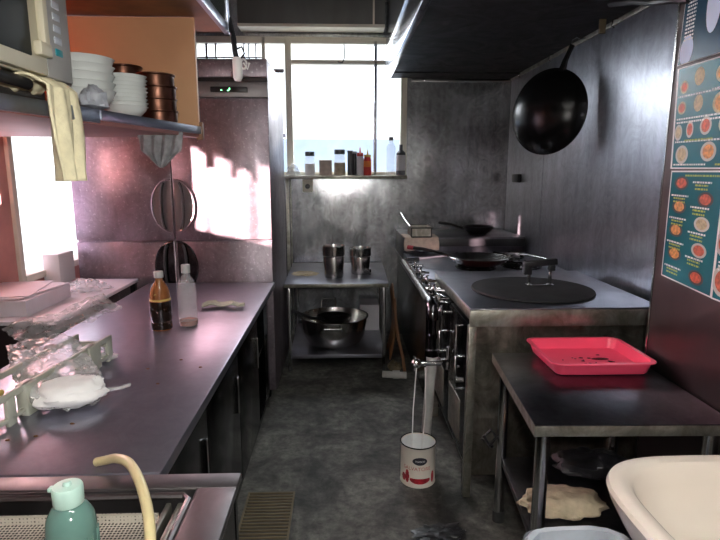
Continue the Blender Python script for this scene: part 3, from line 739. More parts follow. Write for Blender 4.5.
tag(MB().box(.16, .33, 4.62, 4.86, .126, .36, .006).build('carton', M['paper']), 'white carton on the lower shelf behind the pot', 'box')
# leaning boards / hose beside table
def board(pts, w, name, mat, lab):
    return tag(MB().tube(pts, w, 10).build(name, mat), lab, 'board')
tag(sheet(lambda u, v: Vector((.385+.02*v+.030*math.sin(v*3), 4.15+.26*u, .02+.50*v+.1*math.sin(u*PI))), 10, 16).build('wooden_board', M['brownwood'], thick=.012), 'brown wooden board leaning in the gap right of the back table', 'board')
tag(MB().tube([(.405, 4.04, .55), (.41, 4.0, .40), (.43, 3.95, .25), (.46, 3.90, .12), (.47, 3.86, .03)], .012, 10).build('brown_hose', M['brownwood']), 'brown hose hanging beside the range near the floor', 'hose')
o = crumpled(.05, .06, .05, 6.6, .3).build('rag', M['palewood'], loc=(.40, 3.98, .01)); tag(o, 'yellow-brown rag on floor between back table and range', 'rag')
cur = p = thing('floor_pipe', 'short pale pipe with joint lying on the floor by the range', 'pipe', (.4, 3.7, .02))
HB(MB().tube([(.30, 3.82, .028), (.40, 3.80, .028), (.475, 3.79, .028)], .025)).build('pipe_run', M['pvc'], p)
HB(MB().lathe([(0, -.025), (.031, -.025), (.031, .025), (0, .025)], mat=Matrix.Translation((.40, 3.80, .031)) @ Matrix.Rotation(PI/2, 4, 'Y'))).build('joint', M['pvc'], p)

# ---- sill items
def jar(name, label, x, z0, r, h, body, cap, caph=.022, y=4.79, cat='jar', neck=.8, fill=None, nozzle=None):
    r *= 1.15; h *= 1.55; caph *= 1.3
    t = thing(name, label, cat, (x, y, z0))
    MB().lathe([(0, 0), (r*.95, 0), (r, .004), (r, h*.82), (r*neck, h*.95), (r*neck, h), (0, h)], n=20).build('jar_body', body, t)
    MB().lathe([(0, h-.001), (r*neck*1.12, h-.001), (r*neck*1.12, h+caph), (0, h+caph+.002)], n=20).build('cap', cap, t)
    if fill: MB().lathe([(0, .002), (r*.93, .003), (r*.93, h*.6), (0, h*.6)], n=20).build('contents', fill, t)
    if nozzle: MB().lathe([(0, h+caph), (.008, h+caph), (.003, h+caph+.045), (0, h+caph+.046)], n=12).build('nozzle', nozzle, t)
    return t
zs = 1.473
jar('spice_jar', 'small jar with dark lid, leftmost of the window shelf jars', -.265, zs, .040, .105, M['clear2'], M['dkjar'], .028, fill=M['powder'])
jar('spice_jar', 'squat jar of brown grains with dark lid behind the window shelf carton', -.008, zs, .045, .115, M['clear2'], M['dkjar'], .03, fill=M['spice'])
jar('pepper_tin', 'narrow dark grey tin, left of the two dark tins', .082, zs, .020, .125, M['dkjar'], M['dkjar'], .012, cat='tin', neck=.95)
jar('pepper_tin', 'narrow dark tin standing against the red squeeze bottle', .118, zs, .018, .12, M['blackp'], M['greybag'], .012, cat='tin', neck=.95)
t = jar('squeeze_bottle', 'white squeeze bottle with red cap and nozzle on window shelf', .168, zs, .028, .105, M['paper'], M['red'], .022, cat='bottle', nozzle=M['red'])
t = jar('squeeze_bottle', 'orange and red sauce bottle with yellow nozzle on window shelf', .232, zs, .030, .10, M['red'], M['yellow'], .015, cat='bottle', nozzle=M['yellow'])
MB().lathe([(.0350, .07), (.0354, .071), (.0354, .12), (.0350, .121)], n=20).build('orange_band', M['orange'], t)
jar('water_bottle', 'tall clear bottle with black cap on the window shelf', .435, zs, .036, .19, M['clear2'], M['dkjar'], .022, cat='bottle', neck=.42)
t = jar('sauce_bottle', 'dark bottle with white label at right end of window shelf', .505, zs, .030, .155, M['dkjar'], M['dkjar'], .03, cat='bottle', neck=.5, y=4.77) if False else None
t = thing('sauce_bottle', 'dark bottle with white label at right end of window shelf', 'bottle', (.520, 4.78, zs))
MB().lathe([(0, 0), (.031, 0), (.040, .004), (.040, .19), (.016, .215), (.014, .26), (0, .26)], n=20).build('bottle_body', M['dkjar'], t)
MB().lathe([(.0405, .04), (.0408, .041), (.0408, .17), (.0405, .171)], n=20).build('label', M['paper'], t)
tag(MB().box(-.185, -.075, 4.76, 4.86, zs, zs+.13, .006).build('carton', M['ragpink']), 'small pale carton between the jars on window shelf', 'box')
o = crumpled(.055, .05, .075, 8.8, .3).build('plastic_bag', M['clear'], loc=(-.41, 4.80, zs)); tag(o, 'crumpled clear bag at the left end of window shelf', 'bag')
# outlet
cur = o_ = thing('wall_socket', 'cream wall socket with round dark outlet under window shelf', 'socket', (-.293, 4.92, 1.38))
HB(MB().box(-.34, -.25, 4.905, 4.929, 1.325, 1.437, .004)).build('plate', M['cream'], o_)
HB(MB().lathe([(0, 0), (.022, 0), (.022, .008), (0, .008)], mat=Matrix.Translation((-.295, 4.908, 1.375)) @ Matrix.Rotation(PI/2, 4, 'X'))).build('outlet', M['blackp'], o_)
# black block on right wall
cur = o_ = thing('wall_holder', 'small black holder fixed on the steel wall near the corner', 'holder', (1.47, 4.60, 1.44))
HB(MB().box(1.462, 1.499, 4.52, 4.68, 1.415, 1.485, .01)).build('holder_body', M['blackp'], o_)

# ================================================================= RANGE
cur = r = thing('gas_range', 'long gas range against the right wall behind the griddle', 'range', (1.0, 4.0, 0))
HB(MB().box(.52, 1.46, 3.24, 4.90, .12, .80).box(.56, 1.42, 3.3, 4.86, .0, .12)).build('body', M['darksteel'], r, smooth=False)
HB(MB().box(.50, 1.48, 3.225, 4.30, .80, .865, .004)).build('cooktop', M['griddletop'], r)
HB(MB().box(.50, 1.48, 4.30, 4.915, .80, .985, .004)).build('back_ledge', M['table'], r)
HB(MB().box(.66, 1.47, 4.285, 4.299, .915, .975, .003)).build('black_rail', M['blackp'], r)
for (bx, by) in ((.90, 3.56), (1.22, 3.60), (.95, 4.0), (1.24, 4.02)):
    gr = MB()
    for a in range(6):
        t_ = a*PI/3; gr.box(-.13, -.03, -.006, .006, .866, .895, .002, Matrix.Translation((bx, by, 0)) @ Matrix.Rotation(t_, 4, 'Z'))
    gr.tube([(bx+.13*math.cos(k*PI/12), by+.13*math.sin(k*PI/12), .875) for k in range(24)], .007, 8, closed=True)
    bu = HB(gr).build('burner_grate', M['iron'], r)
    HB(MB().lathe([(0, .866), (.045, .866), (.04, .882), (0, .885)], (bx, by, 0), 24)).build('burner', M['darksteel'], bu)
# pans
def pan(name, label, c, r, h, mo, hd, hmats, th=.004, tilt=0.):
    global cur
    t = thing(name, label, 'pan', c)
    MB().lathe([(0, 0), (r*.55, .0), (r*.80, h*.35), (r, h), (r+.004, h), (r*.98, h-.002), (r*.78, h*.35+th), (r*.54, th), (0, th)], n=44).build('pan_body', mo, t)
    d = Vector(hd).normalized(); s0 = d*r*.98+Vector((0, 0, h*.85)); L_ = Vector(hd).length
    MB().tube([s0-Vector((0, 0, .008)), s0+d*.06+Vector((0, 0, .008)), s0+d*(L_*.45)+Vector((0, 0, .02))], .008, 8).build('handle_stem', M['ironpan'], t)
    q = s0+d*(L_*.42)+Vector((0, 0, .02))
    hh = MB().tube([q, q+d*(L_*.29)+Vector((0, 0, .008)), q+d*(L_*.58)+Vector((0, 0, .014))], .013, 10, taper=[.010, .014, .013]).build('handle', hmats[0], t)
    if len(hmats) > 1:
        e = q+d*(L_*.53)+Vector((0, 0, .013)); MB().tube([e, e+d*.045+Vector((0, 0, .003))], .015, 10).build('grip_end', hmats[1], hh)
    return t
rp = pan('frying_pan', 'dark red enamel pan with red-tipped handle on the range', (.90, 3.50, .900), .20, .055, M['panred'], (-.24, .15, 0), (M['blackp'], M['redgrip']))
MB().lathe([(0, .0065), (.107, .0065), (.154, .026), (.194, .0555), (.192, .057), (.15, .029), (.105, .009), (0, .009)], n=44).build('pan_lining', M['pot'], rp)
pan('frying_pan', 'small black frying pan on the ledge at the back wall', (1.17, 4.60, .988), .135, .06, M['ironpan'], (-.20, .04, 0), (M['blackp'],))
# ladle / skimmer resting
cur = l = thing('ladle', 'long steel spatula lying across the range toward the griddle lid', 'utensil', (1.15, 3.4, .95))
HB(MB().box(1.13, 1.25, 3.62, 3.72, .945, .949, .001).box(1.15, 1.23, 3.66, 3.70, .897, .946, .002)).build('blade', M['leg'], l)
HB(MB().tube([(1.20, 3.64, .95), (1.24, 3.46, .965), (1.28, 3.27, .97)], .006)).build('handle', M['leg'], l)
# wire-edged steel pan on cloth
cur = w = thing('steel_tin', 'rectangular steel tin with wire rim standing on a beige cloth', 'tin', (.62, 4.25, 1.0))
b = MB(); X0, X1, Y0, Y1, Z0, Z1 = .545, .70, 4.18, 4.42, 1.005, 1.075
b.box(X0, X1, Y0, Y1, Z0, Z0+.004).box(X0, X1, Y0, Y0+.003, Z0, Z1).box(X0, X1, Y1-.003, Y1, Z0, Z1).box(X0, X0+.003, Y0, Y1, Z0, Z1).box(X1-.003, X1, Y0, Y1, Z0, Z1)
HB(b).build('tin_body', M['edge'], w, smooth=False)
e = .005
HB(MB().tube([(X0-e, Y0-e, Z1), (X1+e, Y0-e, Z1), (X1+e, Y1+e, Z1), (X0-e, Y1+e, Z1)], .005, 8, closed=True).tube([(X0, Y0-e, Z0), (X0, Y0-e, Z1)], .005).tube([(X1, Y0-e, Z0), (X1, Y0-e, Z1)], .005).tube([(X0, Y0-e, Z0), (X1, Y0-e, Z0)], .005)).build('wire_rim', M['blackp'], w)
HB(MB().tube([(X0-.01, Y0+.01, Z1+.01), (X0-.04, Y0+.12, Z1+.055), (X0-.06, Y0+.22, Z1+.10)], .006)).build('handle', M['leg'], w)
def clf(u, v):
    x = .49+.27*u+.012*nz(u*4, v*4, 1); L_ = v*.34
    if L_ < .22: y = 4.42-L_; z = .998+.004*nz(u*6, v*6)
    else: y = 4.20-.02*nz(u*5, v*3)-(L_-.22)*.25; z = .998-(L_-.22)*(.8+.5*nz(u*3.1, 7.))
    return Vector((x, y, z))
tag(sheet(clf, 26, 26).build('range_cloth', M['ragpink'], thick=.008), 'beige cloth draped over the ledge corner under the steel tin', 'cloth')

# ================================================================= GRIDDLE
GX0, GX1, GY0, GY1, GZ = .562, 1.425, 2.29, 3.20, .912
cur = g = thing('griddle_cabinet', 'steel boiler cabinet with doors between the range and front table', 'cabinet', (1.0, 2.7, 0))
HB(MB().box(GX0, GX1, GY0, GY1, GZ-.006, GZ, .002)).build('top', M['griddletop'], g)
HB(MB().box(GX0, GX1, GY0, GY0+.012, GZ-.082, GZ-.007, .002).box(GX0, GX0+.012, GY0+.013, GY1, GZ-.05, GZ-.007, .002)).build('apron', M['edge'], g)
HB(MB().box(GX0+.03, GX1-.03, GY0+.035, GY1-.02, .10, GZ-.008)).build('body', M['griddle'], g, smooth=False)
for (xa, ya) in ((GX0, GY0+.012), (GX1-.035, GY0+.012), (GX0, GY1-.04), (GX1-.035, GY1-.04)):
    HB(MB().box(xa, xa+.035, ya, ya+.03, 0, GZ-.082 if ya < 2.5 else GZ-.05, .002)).build('corner_post', M['edge'], g)
for k, (ya, yb) in enumerate(((2.345, 2.74), (2.76, 3.15))):
    dd = HB(MB().box(GX0+.005, GX0+.03, ya, yb, .16, .83, .004)).build('door', M['darksteel'], g)
    HB(MB().tube([(GX0+.01, ya+.05, .66), (GX0-.035, ya+.05, .66), (GX0-.035, ya+.05, .52), (GX0-.035, ya+.05, .50), (GX0+.01, ya+.05, .50)], .007).tube([(GX0-.005, ya+.01, .56), (GX0-.04, ya+.01, .56)], .012)).build('handle', M['leg'], dd)
    HB(MB().box(GX0+.001, GX0+.006, ya+.10, ya+.36, .20, .42, .003)).build('vent_plate', M['edge'], dd)
HB(MB().tube([(GX0-.01, 2.42, .60), (GX0-.03, 2.42, .60), (GX0-.03, 2.42, .80), (GX0-.0, 2.42, .80)], .005)).build('side_bracket', M['leg'], g)
# lid
cur = l = thing('boiler_lid', 'round black lid with a two-post handle on the griddle top', 'lid', (.96, 2.66, GZ))
HB(MB().lathe([(0, GZ+.001), (.295, GZ+.001), (.30, GZ+.006), (.297, GZ+.013), (.27, GZ+.016), (.14, GZ+.014), (0, GZ+.015)], (.96, 2.655, 0), 64)).build('lid_disc', M['ironlid'], l)
hx, hy = 1.02, 2.72
for dx in (-.055, .055): HB(MB().box(hx+dx-.008, hx+dx+.008, hy-.008, hy+.008, GZ+.012, GZ+.115, .002).box(hx+dx-.016, hx+dx+.016, hy-.02, hy+.014, GZ+.012, GZ+.02, .002)).build('post', M['leg'], l)
HB(MB().box(hx-.055, hx+.055, hy-.025, hy-.015, GZ+.014, GZ+.02, .001)).build('foot_bar', M['leg'], l)
HB(MB().box(-.085, .085, -.02, .02, -.016, .016, .004, Matrix.Translation((hx+.0, hy, GZ+.13)) @ Matrix.Rotation(-.10, 4, 'Y')).box(hx-.085, hx-.045, hy-.02, hy+.02, GZ+.07, GZ+.12, .004).box(hx+.045, hx+.075, hy-.02, hy+.02, GZ+.09, GZ+.12, .004)).build('grip', M['blackp'], l)

# ---- gas manifold
cur = p = thing('gas_pipe', 'long steel pipe with elbow running along the range front', 'pipe', (.42, 3.0, .9))
HB(MB().tube([(.42, 3.60, .905), (.42, 2.48, .893)], .021, 16).tube([(.42, 3.60, .905), (.46, 3.66, .905), (.53, 3.68, .905)], .02, 12)).build('pipe_run', M['leg'], p)
HB(MB().tube([(.42, 2.52, .894), (.42, 2.455, .893), (.42, 2.432, .885), (.42, 2.42, .865), (.42, 2.418, .83)], .027, 16)).build('elbow', M['darksteel'], p)
HB(MB().tube([(.42, 2.418, .84), (.42, 2.42, .66)], .018, 14).lathe([(0, .655), (.032, .655), (.032, .685), (0, .685)], (.42, 2.42, 0), 8).lathe([(0, .74), (.024, .74), (.024, .76), (0, .76)], (.42, 2.42, 0), 8)).build('drop_pipe', M['darksteel'], p)
HB(MB().tube([(.42, 2.42, .66), (.42, 2.425, .58), (.425, 2.52, .34), (.43, 2.59, .18), (.43, 2.60, .0)], .024, 14)).build('drain_pipe', M['pvc'], p)
def valve(label, loc, rz):
    t = thing('gas_valve', label, 'valve', loc, rz, 'chrome valves along the gas pipe')
    MB().lathe([(0, -.02), (.011, -.02), (.013, -.006), (.011, .012), (.006, .022), (0, .022)], n=14).tube([(-.030, 0, 0), (.055, 0, 0)], .007, 8).build('valve_body', M['chrome'], t)
    MB().box(-.006, .006, -.028, .028, .022, .028, .002).build('lever', M['chrome'], t)
    return t
v0 = valve('small chrome lever valve in the row along the gas pipe', (.478, 2.62, .880), .1)
for k in range(1, 8): dup(v0, (.478+.004*(k % 2), 2.62+k*.125, .880+.018*(k % 2)), random.uniform(-.5, .5), 'small chrome lever valve in the row along the gas pipe')
for k in range(5): dup(v0, (.508, 2.68+k*.2, .80), random.uniform(-.3, .3), 'small chrome lever valve in the row along the gas pipe')
cur = v = thing('drain_valve', 'chrome cross-handled valve where the white strings are tied', 'valve', (.41, 2.42, .63))
HB(MB().tube([(.33, 2.40, .625), (.46, 2.40, .625)], .013, 12).sphere((.345, 2.40, .625), .024).tube([(.50, 2.44, .58), (.50, 2.44, .69)], .009).tube([(.46, 2.41, .625), (.50, 2.44, .625)], .01)).build('valve_body', M['chrome'], v)
HB(MB().tube([(.335, 2.40, .59), (.335, 2.40, .66)], .006).tube([(.335, 2.365, .625), (.335, 2.435, .625)], .006)).build('cross_handle', M['chrome'], v)

# ---- tomato can
ca = thing('tomato_can', 'white tomato can with red print standing below the drain valve', 'can', (.372, 2.465, 0.0), -.15)
R_, H_ = .085, .205
MB().lathe([(0, .0), (R_, 0), (R_+.002, .003), (R_, .006), (R_, H_-.005), (R_+.003, H_), (R_-.001, H_+.001), (R_-.003, H_-.005), (R_-.003, .01), (0, .008)], n=48).build('can_body', M['canlabel'], ca)
MB().lathe([(R_-.0035, .012), (R_-.0035, H_-.006)], n=48).build('inner_wall', M['canwhite'], ca)
MB().tube([(R_*1.015*math.cos(k*PI/24), R_*1.015*math.sin(k*PI/24), H_) for k in range(48)], .003, 8, closed=True).build('rim', M['darksteel'], ca)
def decal(fn_pts, z, name, mat, parent, rr=R_+.0012):
    mb = MB(); 
    vs = [mb.bm.verts.new((rr*math.sin(a), -rr*math.cos(a), zz)) for a, zz in fn_pts]
    mb.bm.faces.new(vs); return mb.build(name, mat, parent, smooth=False)
def decal_grid(inside, a0, a1, z0, z1, name, mat, rr, n=60):
    mb = MB(); da = (a1-a0)/n; dz = (z1-z0)/n
    for i in range(n):
        for j in range(n):
            a = a0+da*(i+.5); z = z0+dz*(j+.5)
            if inside(a, z):
                q = [(a-da/2, z-dz/2), (a+da/2, z-dz/2), (a+da/2, z+dz/2), (a-da/2, z+dz/2)]
                mb.bm.faces.new([mb.bm.verts.new((rr*math.sin(t), -rr*math.cos(t), zz)) for t, zz in q])
    return mb.build(name, mat, ca, smooth=False)
decal_grid(lambda a, z: ((a-.12)/.42)**2+((z-.140)/.020)**2 < 1, -.5, .7, .115, .165, 'oval_emblem', M['canblack'], R_+.0012)
decal_grid(lambda a, z: (((a-.15)/.60)**2+((z-.042)/.020)**2 < 1 and z < .05) or ((a+.62)/.13)**2+((z-.056)/.034)**2 < 1 or ((a+.88)/.16)**2+((z-.045)/.02)**2 < 1 or ((a-.95)/.12)**2+((z-.05)/.03)**2 < 1, -1.2, 1.2, .015, .10, 'tomato_print', M['canred'], R_+.0012, 80)
def curved_text(s_, size, z, mat, rr, a_off=0., name='print'):
    cu = bpy.data.curves.new('tx', 'FONT'); cu.body = s_; cu.size = size; cu.align_x = 'CENTER'
    ob = bpy.data.objects.new('tx', cu); C.objects.link(ob)
    dg = bpy.context.evaluated_depsgraph_get(); me = bpy.data.meshes.new_from_object(ob.evaluated_get(dg))
    bpy.data.objects.remove(ob)
    bm = bmesh.new(); bm.from_mesh(me)
    bmesh.ops.subdivide_edges(bm, edges=[e for e in bm.edges if e.calc_length() > size*.3], cuts=2)
    for v in bm.verts:
        a = v.co.x/rr+a_off; zz = v.co.y
        v.co = Vector((rr*math.sin(a), -rr*math.cos(a), z+zz))
    me2 = bpy.data.meshes.new(name); bm.to_mesh(me2); bm.free(); me2.materials.append(mat)
    o = bpy.data.objects.new(name, me2); C.objects.link(o); o.parent = ca; return o
curved_text('SALVATORE', .026, .092, M['caninktext'], R_+.0015, -.05)
curved_text('TOMATI', .013, .135, M['inkw'], R_+.0018, .12, 'emblem_text')
tag(MB().tube([(.345, 2.385, .62), (.335, 2.40, .40), (.335, 2.42, .20), (.325, 2.43, .07)], .003, 6).build('string', M['whitestring']), 'white string running from the valve into the can, left one', 'string')
tag(MB().tube([(.385, 2.385, .61), (.395, 2.40, .40), (.385, 2.43, .20), (.37, 2.44, .06)], .003, 6).build('string', M['whitestring']), 'white string running from the valve into the can, right one', 'string')
o = crumpled(.10, .06, .012, 7.7, .7, freq=3).build('dark_scrap', M['blackp'], loc=(.40, 2.04, .001)); tag(o, 'flat dark wet scrap on the floor near the cabinet corner', 'scrap')
o = crumpled(.05, .035, .012, 17.7, .6, freq=3).build('dark_scrap', M['blackp'], loc=(.34, 1.93, .001)); tag(o, 'small dark blue scrap at the bottom of the aisle floor', 'scrap')

# ---- floor drain
cur = d = thing('floor_drain', 'rectangular ribbed drain grate in the floor beside the sink', 'drain', (-.335, 2.1, 0))
HB(MB().box(-.445, -.225, 1.75, 2.36, .0, .004)).build('drain_bed', M['darkrub'], d, smooth=False)
HB(MB().box(-.445, -.437, 1.75, 2.36, .001, .012).box(-.233, -.225, 1.75, 2.36, .001, .012).box(-.445, -.225, 2.352, 2.36, .001, .012)).build('frame', M['palewood'], d, smooth=False)
b = MB()
for k in range(26): b.box(-.437, -.233, 1.76+k*.0228, 1.768+k*.0228, .003, .010)
o = HB(b).build('slats', M['palewood'], d, smooth=False)

# ================================================================= FRONT RIGHT TABLE
ft = poly_table('work_table', 'dark steel table with pink tray at the right', 'table',
           [(.580, 1.51), (1.195, 1.495), (1.20, 2.165), (.634, 2.175)], .75, .03, .30, .022, .045, M['table'], M['leg'], True, .038, M['table'])
# pink tray
cur = t = thing('tray', 'bright pink plastic tray with dark sauce drops on the work table', 'tray', (.985, 2.0, .751))
def rr_ring(x0, x1, y0, y1, r, z, n=6):
    pts = []
    for (cx, cy, a0) in ((x1-r, y1-r, 0), (x0+r, y1-r, PI/2), (x0+r, y0+r, PI), (x1-r, y0+r, 1.5*PI)):
        for k in range(n+1):
            a = a0+k*PI/2/n; pts.append((cx+r*math.cos(a), cy+r*math.sin(a), z))
    return pts
def loft(rings, cap0=True, cap1=True):
    mb = MB(); R = [[mb.bm.verts.new(p) for p in rg] for rg in rings]
    for A, B in zip(R, R[1:]):
        for k in range(len(A)): mb.bm.faces.new((A[k], A[(k+1) % len(A)], B[(k+1) % len(A)], B[k]))
    if cap0: mb.bm.faces.new(R[0][::-1])
    if cap1: mb.bm.faces.new(R[-1])
    return mb
tx0, tx1, ty0, ty1 = .778, 1.180, 1.875, 2.215
ins = .028
HB(loft([rr_ring(tx0+ins, tx1-ins, ty0+ins, ty1-ins, .03, .753), rr_ring(tx0+ins-.004, tx1-ins+.004, ty0+ins-.004, ty1-ins+.004, .032, .757),
         rr_ring(tx0+.012, tx1-.012, ty0+.012, ty1-.012, .038, .797), rr_ring(tx0, tx1, ty0, ty1, .045, .799), rr_ring(tx0, tx1, ty0, ty1, .045, .803),
         rr_ring(tx0+.016, tx1-.016, ty0+.016, ty1-.016, .036, .803), rr_ring(tx0+ins, tx1-ins, ty0+ins, ty1-ins, .03, .762), rr_ring(tx0+ins+.01, tx1-ins-.01, ty0+ins+.01, ty1-ins-.01, .028, .759)])).build('tray_body', M['pink'], t)
b = MB()
for k in range(26):
    x = random.gauss(.98, .085); y = random.gauss(2.04, .045)
    if not (tx0+.05 < x < tx1-.05 and ty0+.05 < y < ty1-.05): continue
    rr = random.uniform(.003, .012); b.lathe([(0, .7603), (rr*.8, .7603), (rr*.9, .7597), (rr, .759)], (x, y, 0), 12, sx=1, sy=.7) if rr > .001 else None
b.lathe([(0, .7606), (.02, .7603), (.024, .759)], (1.04, 2.06, 0), 16, sx=1.5, sy=.6)
HB(b).build('sauce_drops', M['sauce'], t)
# shelf rag and dark stuff below
o = crumpled(.15, .085, .055, 14.3, .20, freq=3.2).build('rag', M['rag'], loc=(.80, 1.77, .302)); tag(o, 'beige crumpled rag on the lower shelf of work table', 'rag')
o = crumpled(.14, .10, .06, 31.3, .3, freq=2.6).build('dark_bag', M['blackp'], loc=(1.02, 2.02, .302)); tag(o, 'black plastic bundle at the back of work table shelf', 'bag')
tag(MB().tube([(.600, 2.13, .40), (.62, 2.11, .36), (.655, 2.13, .39), (.64, 2.16, .41), (.60, 2.15, .375), (.64, 2.12, .35)], .008, 8).build('knotted_band', M['blackp']), 'black knotted band tied on the rear left table leg', 'band')

# ---- trash bin
cur = t = thing('waste_bin', 'waste bin lined with blue-grey plastic under the ceramic sink', 'bin', (.67, 1.25, 0))
bx, by = .665, 1.285
HB(loft([rr_ring(bx-.12, bx+.12, by-.10, by+.10, .05, .0), rr_ring(bx-.155, bx+.155, by-.13, by+.13, .06, .47), rr_ring(bx-.145, bx+.145, by-.12, by+.12, .06, .47), rr_ring(bx-.11, bx+.11, by-.09, by+.09, .05, .02)])).build('bin_body', M['binp'], t)
def linf(u, v):
    a = u*2*PI; k = 1+.02*nz(u*30, v*2); n_ = 4
    def se(R): 
        c, s_ = math.cos(a), math.sin(a); return (math.copysign(abs(c)**.55, c)*R, math.copysign(abs(s_)**.55, s_)*R*.85)
    if v < .4: R = .16; z = .36+.115*v/.4
    elif v < .5: R = .148; z = .480
    elif v < .8: R = .136-.10*(v-.5); z = .475-.40*(v-.5)/.3
    else: R = .106*(1-(v-.8)/.2); z = .070
    x, y = se(R*k+.003*nz(u*25, v*8, 4)); return Vector((bx+x, by+y, z+.004*nz(u*14, 3.3)))
HB(sheet(linf, 120, 30)).build('bin_liner', M['linerbag'], t, thick=0)
# ---- ceramic sink
cur = s = thing('washbasin', 'ivory ceramic washbasin in the bottom right corner', 'washbasin', (.93, 1.1, .5))
def basin_ring(sc_, z, ox=0., oy=0., n=64):
    pts = []
    for k in range(n):
        a = 2*PI*k/n; c, s_ = math.cos(a), math.sin(a)
        x = math.copysign(abs(c)**.62, c); y = math.copysign(abs(s_)**.62, s_)
        pts.append((.915+ox+x*.288*sc_, 1.045+oy+y*.255*sc_-(.05*(x < 0)*abs(x)*y if False else 0), z))
    return pts
sz = .765
def tilt(r): return r
R = [basin_ring(.52, sz-.22), basin_ring(.72, sz-.17), basin_ring(.88, sz-.09), basin_ring(.975, sz-.035), basin_ring(1.0, sz-.012), basin_ring(.985, sz-.001), basin_ring(.93, sz+.003),
     basin_ring(.85, sz), basin_ring(.81, sz-.010), basin_ring(.76, sz-.05), basin_ring(.66, sz-.11), basin_ring(.45, sz-.145), basin_ring(.15, sz-.155)]
HB(loft(R)).build('basin', M['ceramic'], s)
HB(MB().tube([(.95, 1.05, sz-.37), (.95, 1.05, sz-.21)], .03, 16).tube([(.95, 1.05, sz-.36), (1.05, 1.05, sz-.42), (1.20, 1.05, sz-.42)], .02, 12)).build('drain_pipe', M['leg'], s)
HB(MB().box(1.14, 1.206, .85, 1.24, sz-.15, sz-.01, .01)).build('wall_bracket', M['ceramic'], s)
b = MB()
for k in range(14): b.sphere((.86+random.uniform(-.06, .06), 1.06+random.uniform(-.05, .08), sz-.145+.004), .0022, (1, 1, .4), 8, 6)

# ================================================================= WOK on wall
n_ = Vector((.80, .60, -.06)).normalized()      # opening faces the wall
rotw = n_.to_track_quat('Z', 'Y').to_matrix().to_4x4()
cw = Vector((1.305, 3.50, 1.872))
wk = thing('wok', 'big black round-bottomed wok hanging by its handle on the wall', 'wok', (1.38, 3.45, 2.27)); cur = wk
Rw = .262
prof = []
for k in range(15):
    a = k/14*1.12; prof.append((Rw*math.sin(a)/math.sin(1.12), -.125*(math.cos(a)-math.cos(1.12))/(1-math.cos(1.12))))
inner = [(max(r_-.003, 0), z_+.003) for r_, z_ in prof[::-1]]
HB(MB().lathe(prof+[(Rw+.003, .0), (Rw+.001, .004)]+inner, n=64, mat=Matrix.Translation(cw) @ rotw)).build('wok_body', M['iron'], wk)
# handle leaves the rim upward, tilted right
updir = (Vector((.25, -.19, 1))-n_*n_.dot(Vector((.25, -.19, 1)))).normalized()
h0 = cw+updir*(Rw-.012); h1 = cw+updir*(Rw+.05)-n_*.004; h2 = Vector((1.405, 3.43, 2.255))
HB(MB().tube([h0, h1, (h1+h2)/2, h2], .015, 12, taper=[.024, .017, .0145, .0155])).build('handle', M['iron'], wk)
HB(MB().tube([h2+Vector((-.012, 0, -.01)), h2+Vector((-.006, 0, .03)), h2+Vector((.02, 0, .045)), h2+Vector((.045, 0, .035)), Vector((1.488, 3.44, 2.30))], .004, 8)).build('hanging_loop', M['leg'], wk)
# small hooks on the trim
for k, y in enumerate((3.95, 4.60, 3.05)):
    o = MB().tube([(1.488, y, 2.31), (1.46, y, 2.30), (1.455, y, 2.27), (1.47, y, 2.262)], .004, 8).build('wall_hook', M['leg']); tag(o, ['small steel hook on the wall trim left of the wok', 'small steel hook on the wall trim nearest the corner', 'small steel hook on the wall trim right of the wok'][k], 'hook', 'hooks on the wall trim')
# wooden stick hanging from hood
tag(MB().box(1.405, 1.445, 3.17, 3.19, 2.3095-.0, 2.309, .0).box(1.40, 1.435, 3.05, 3.07, 2.20+.0, 2.309, .002).build('wooden_stick', M['palewood']) if False else MB().box(1.395, 1.43, 3.06, 3.075, 2.235, 2.309, .002).build('wooden_stick', M['palewood']), 'short yellowish wooden strip hanging from hood above the wok', 'stick')

# ---- pipes near pillar corner
def vpipe(x, y, r, mat, lab, z0=.98, z1=2.90, name='wall_pipe'):
    t = thing(name, lab, 'pipe', (x, y, z0)); 
    MB().tube([(0, 0, 0), (0, 0, z1-z0)], r, 14).build('pipe_run', mat, t)
    return t
vpipe(1.235, 2.052, .013, M['leg'], 'bright steel vertical pipe at the pillar corner, left one')
vpipe(1.272, 2.056, .010, M['leg'], 'thin steel vertical pipe just behind the bright corner pipe', .98)
tag(MB().tube([(1.485, 2.30, 0.0), (1.485, 2.30, 2.25)], .006, 8).build('cable', M['blackp']), 'thin black cable running up the steel wall by the pillar', 'cable')
tag(MB().tube([(1.30, 2.75, 2.295), (1.25, 2.45, 2.22), (1.205, 2.20, 2.145), (1.17, 2.02, 2.10), (1.198, 1.96, 2.085)], .016, 10).build('black_hose', M['blackp']), 'black hose crossing in front of the pipes at top right', 'hose')

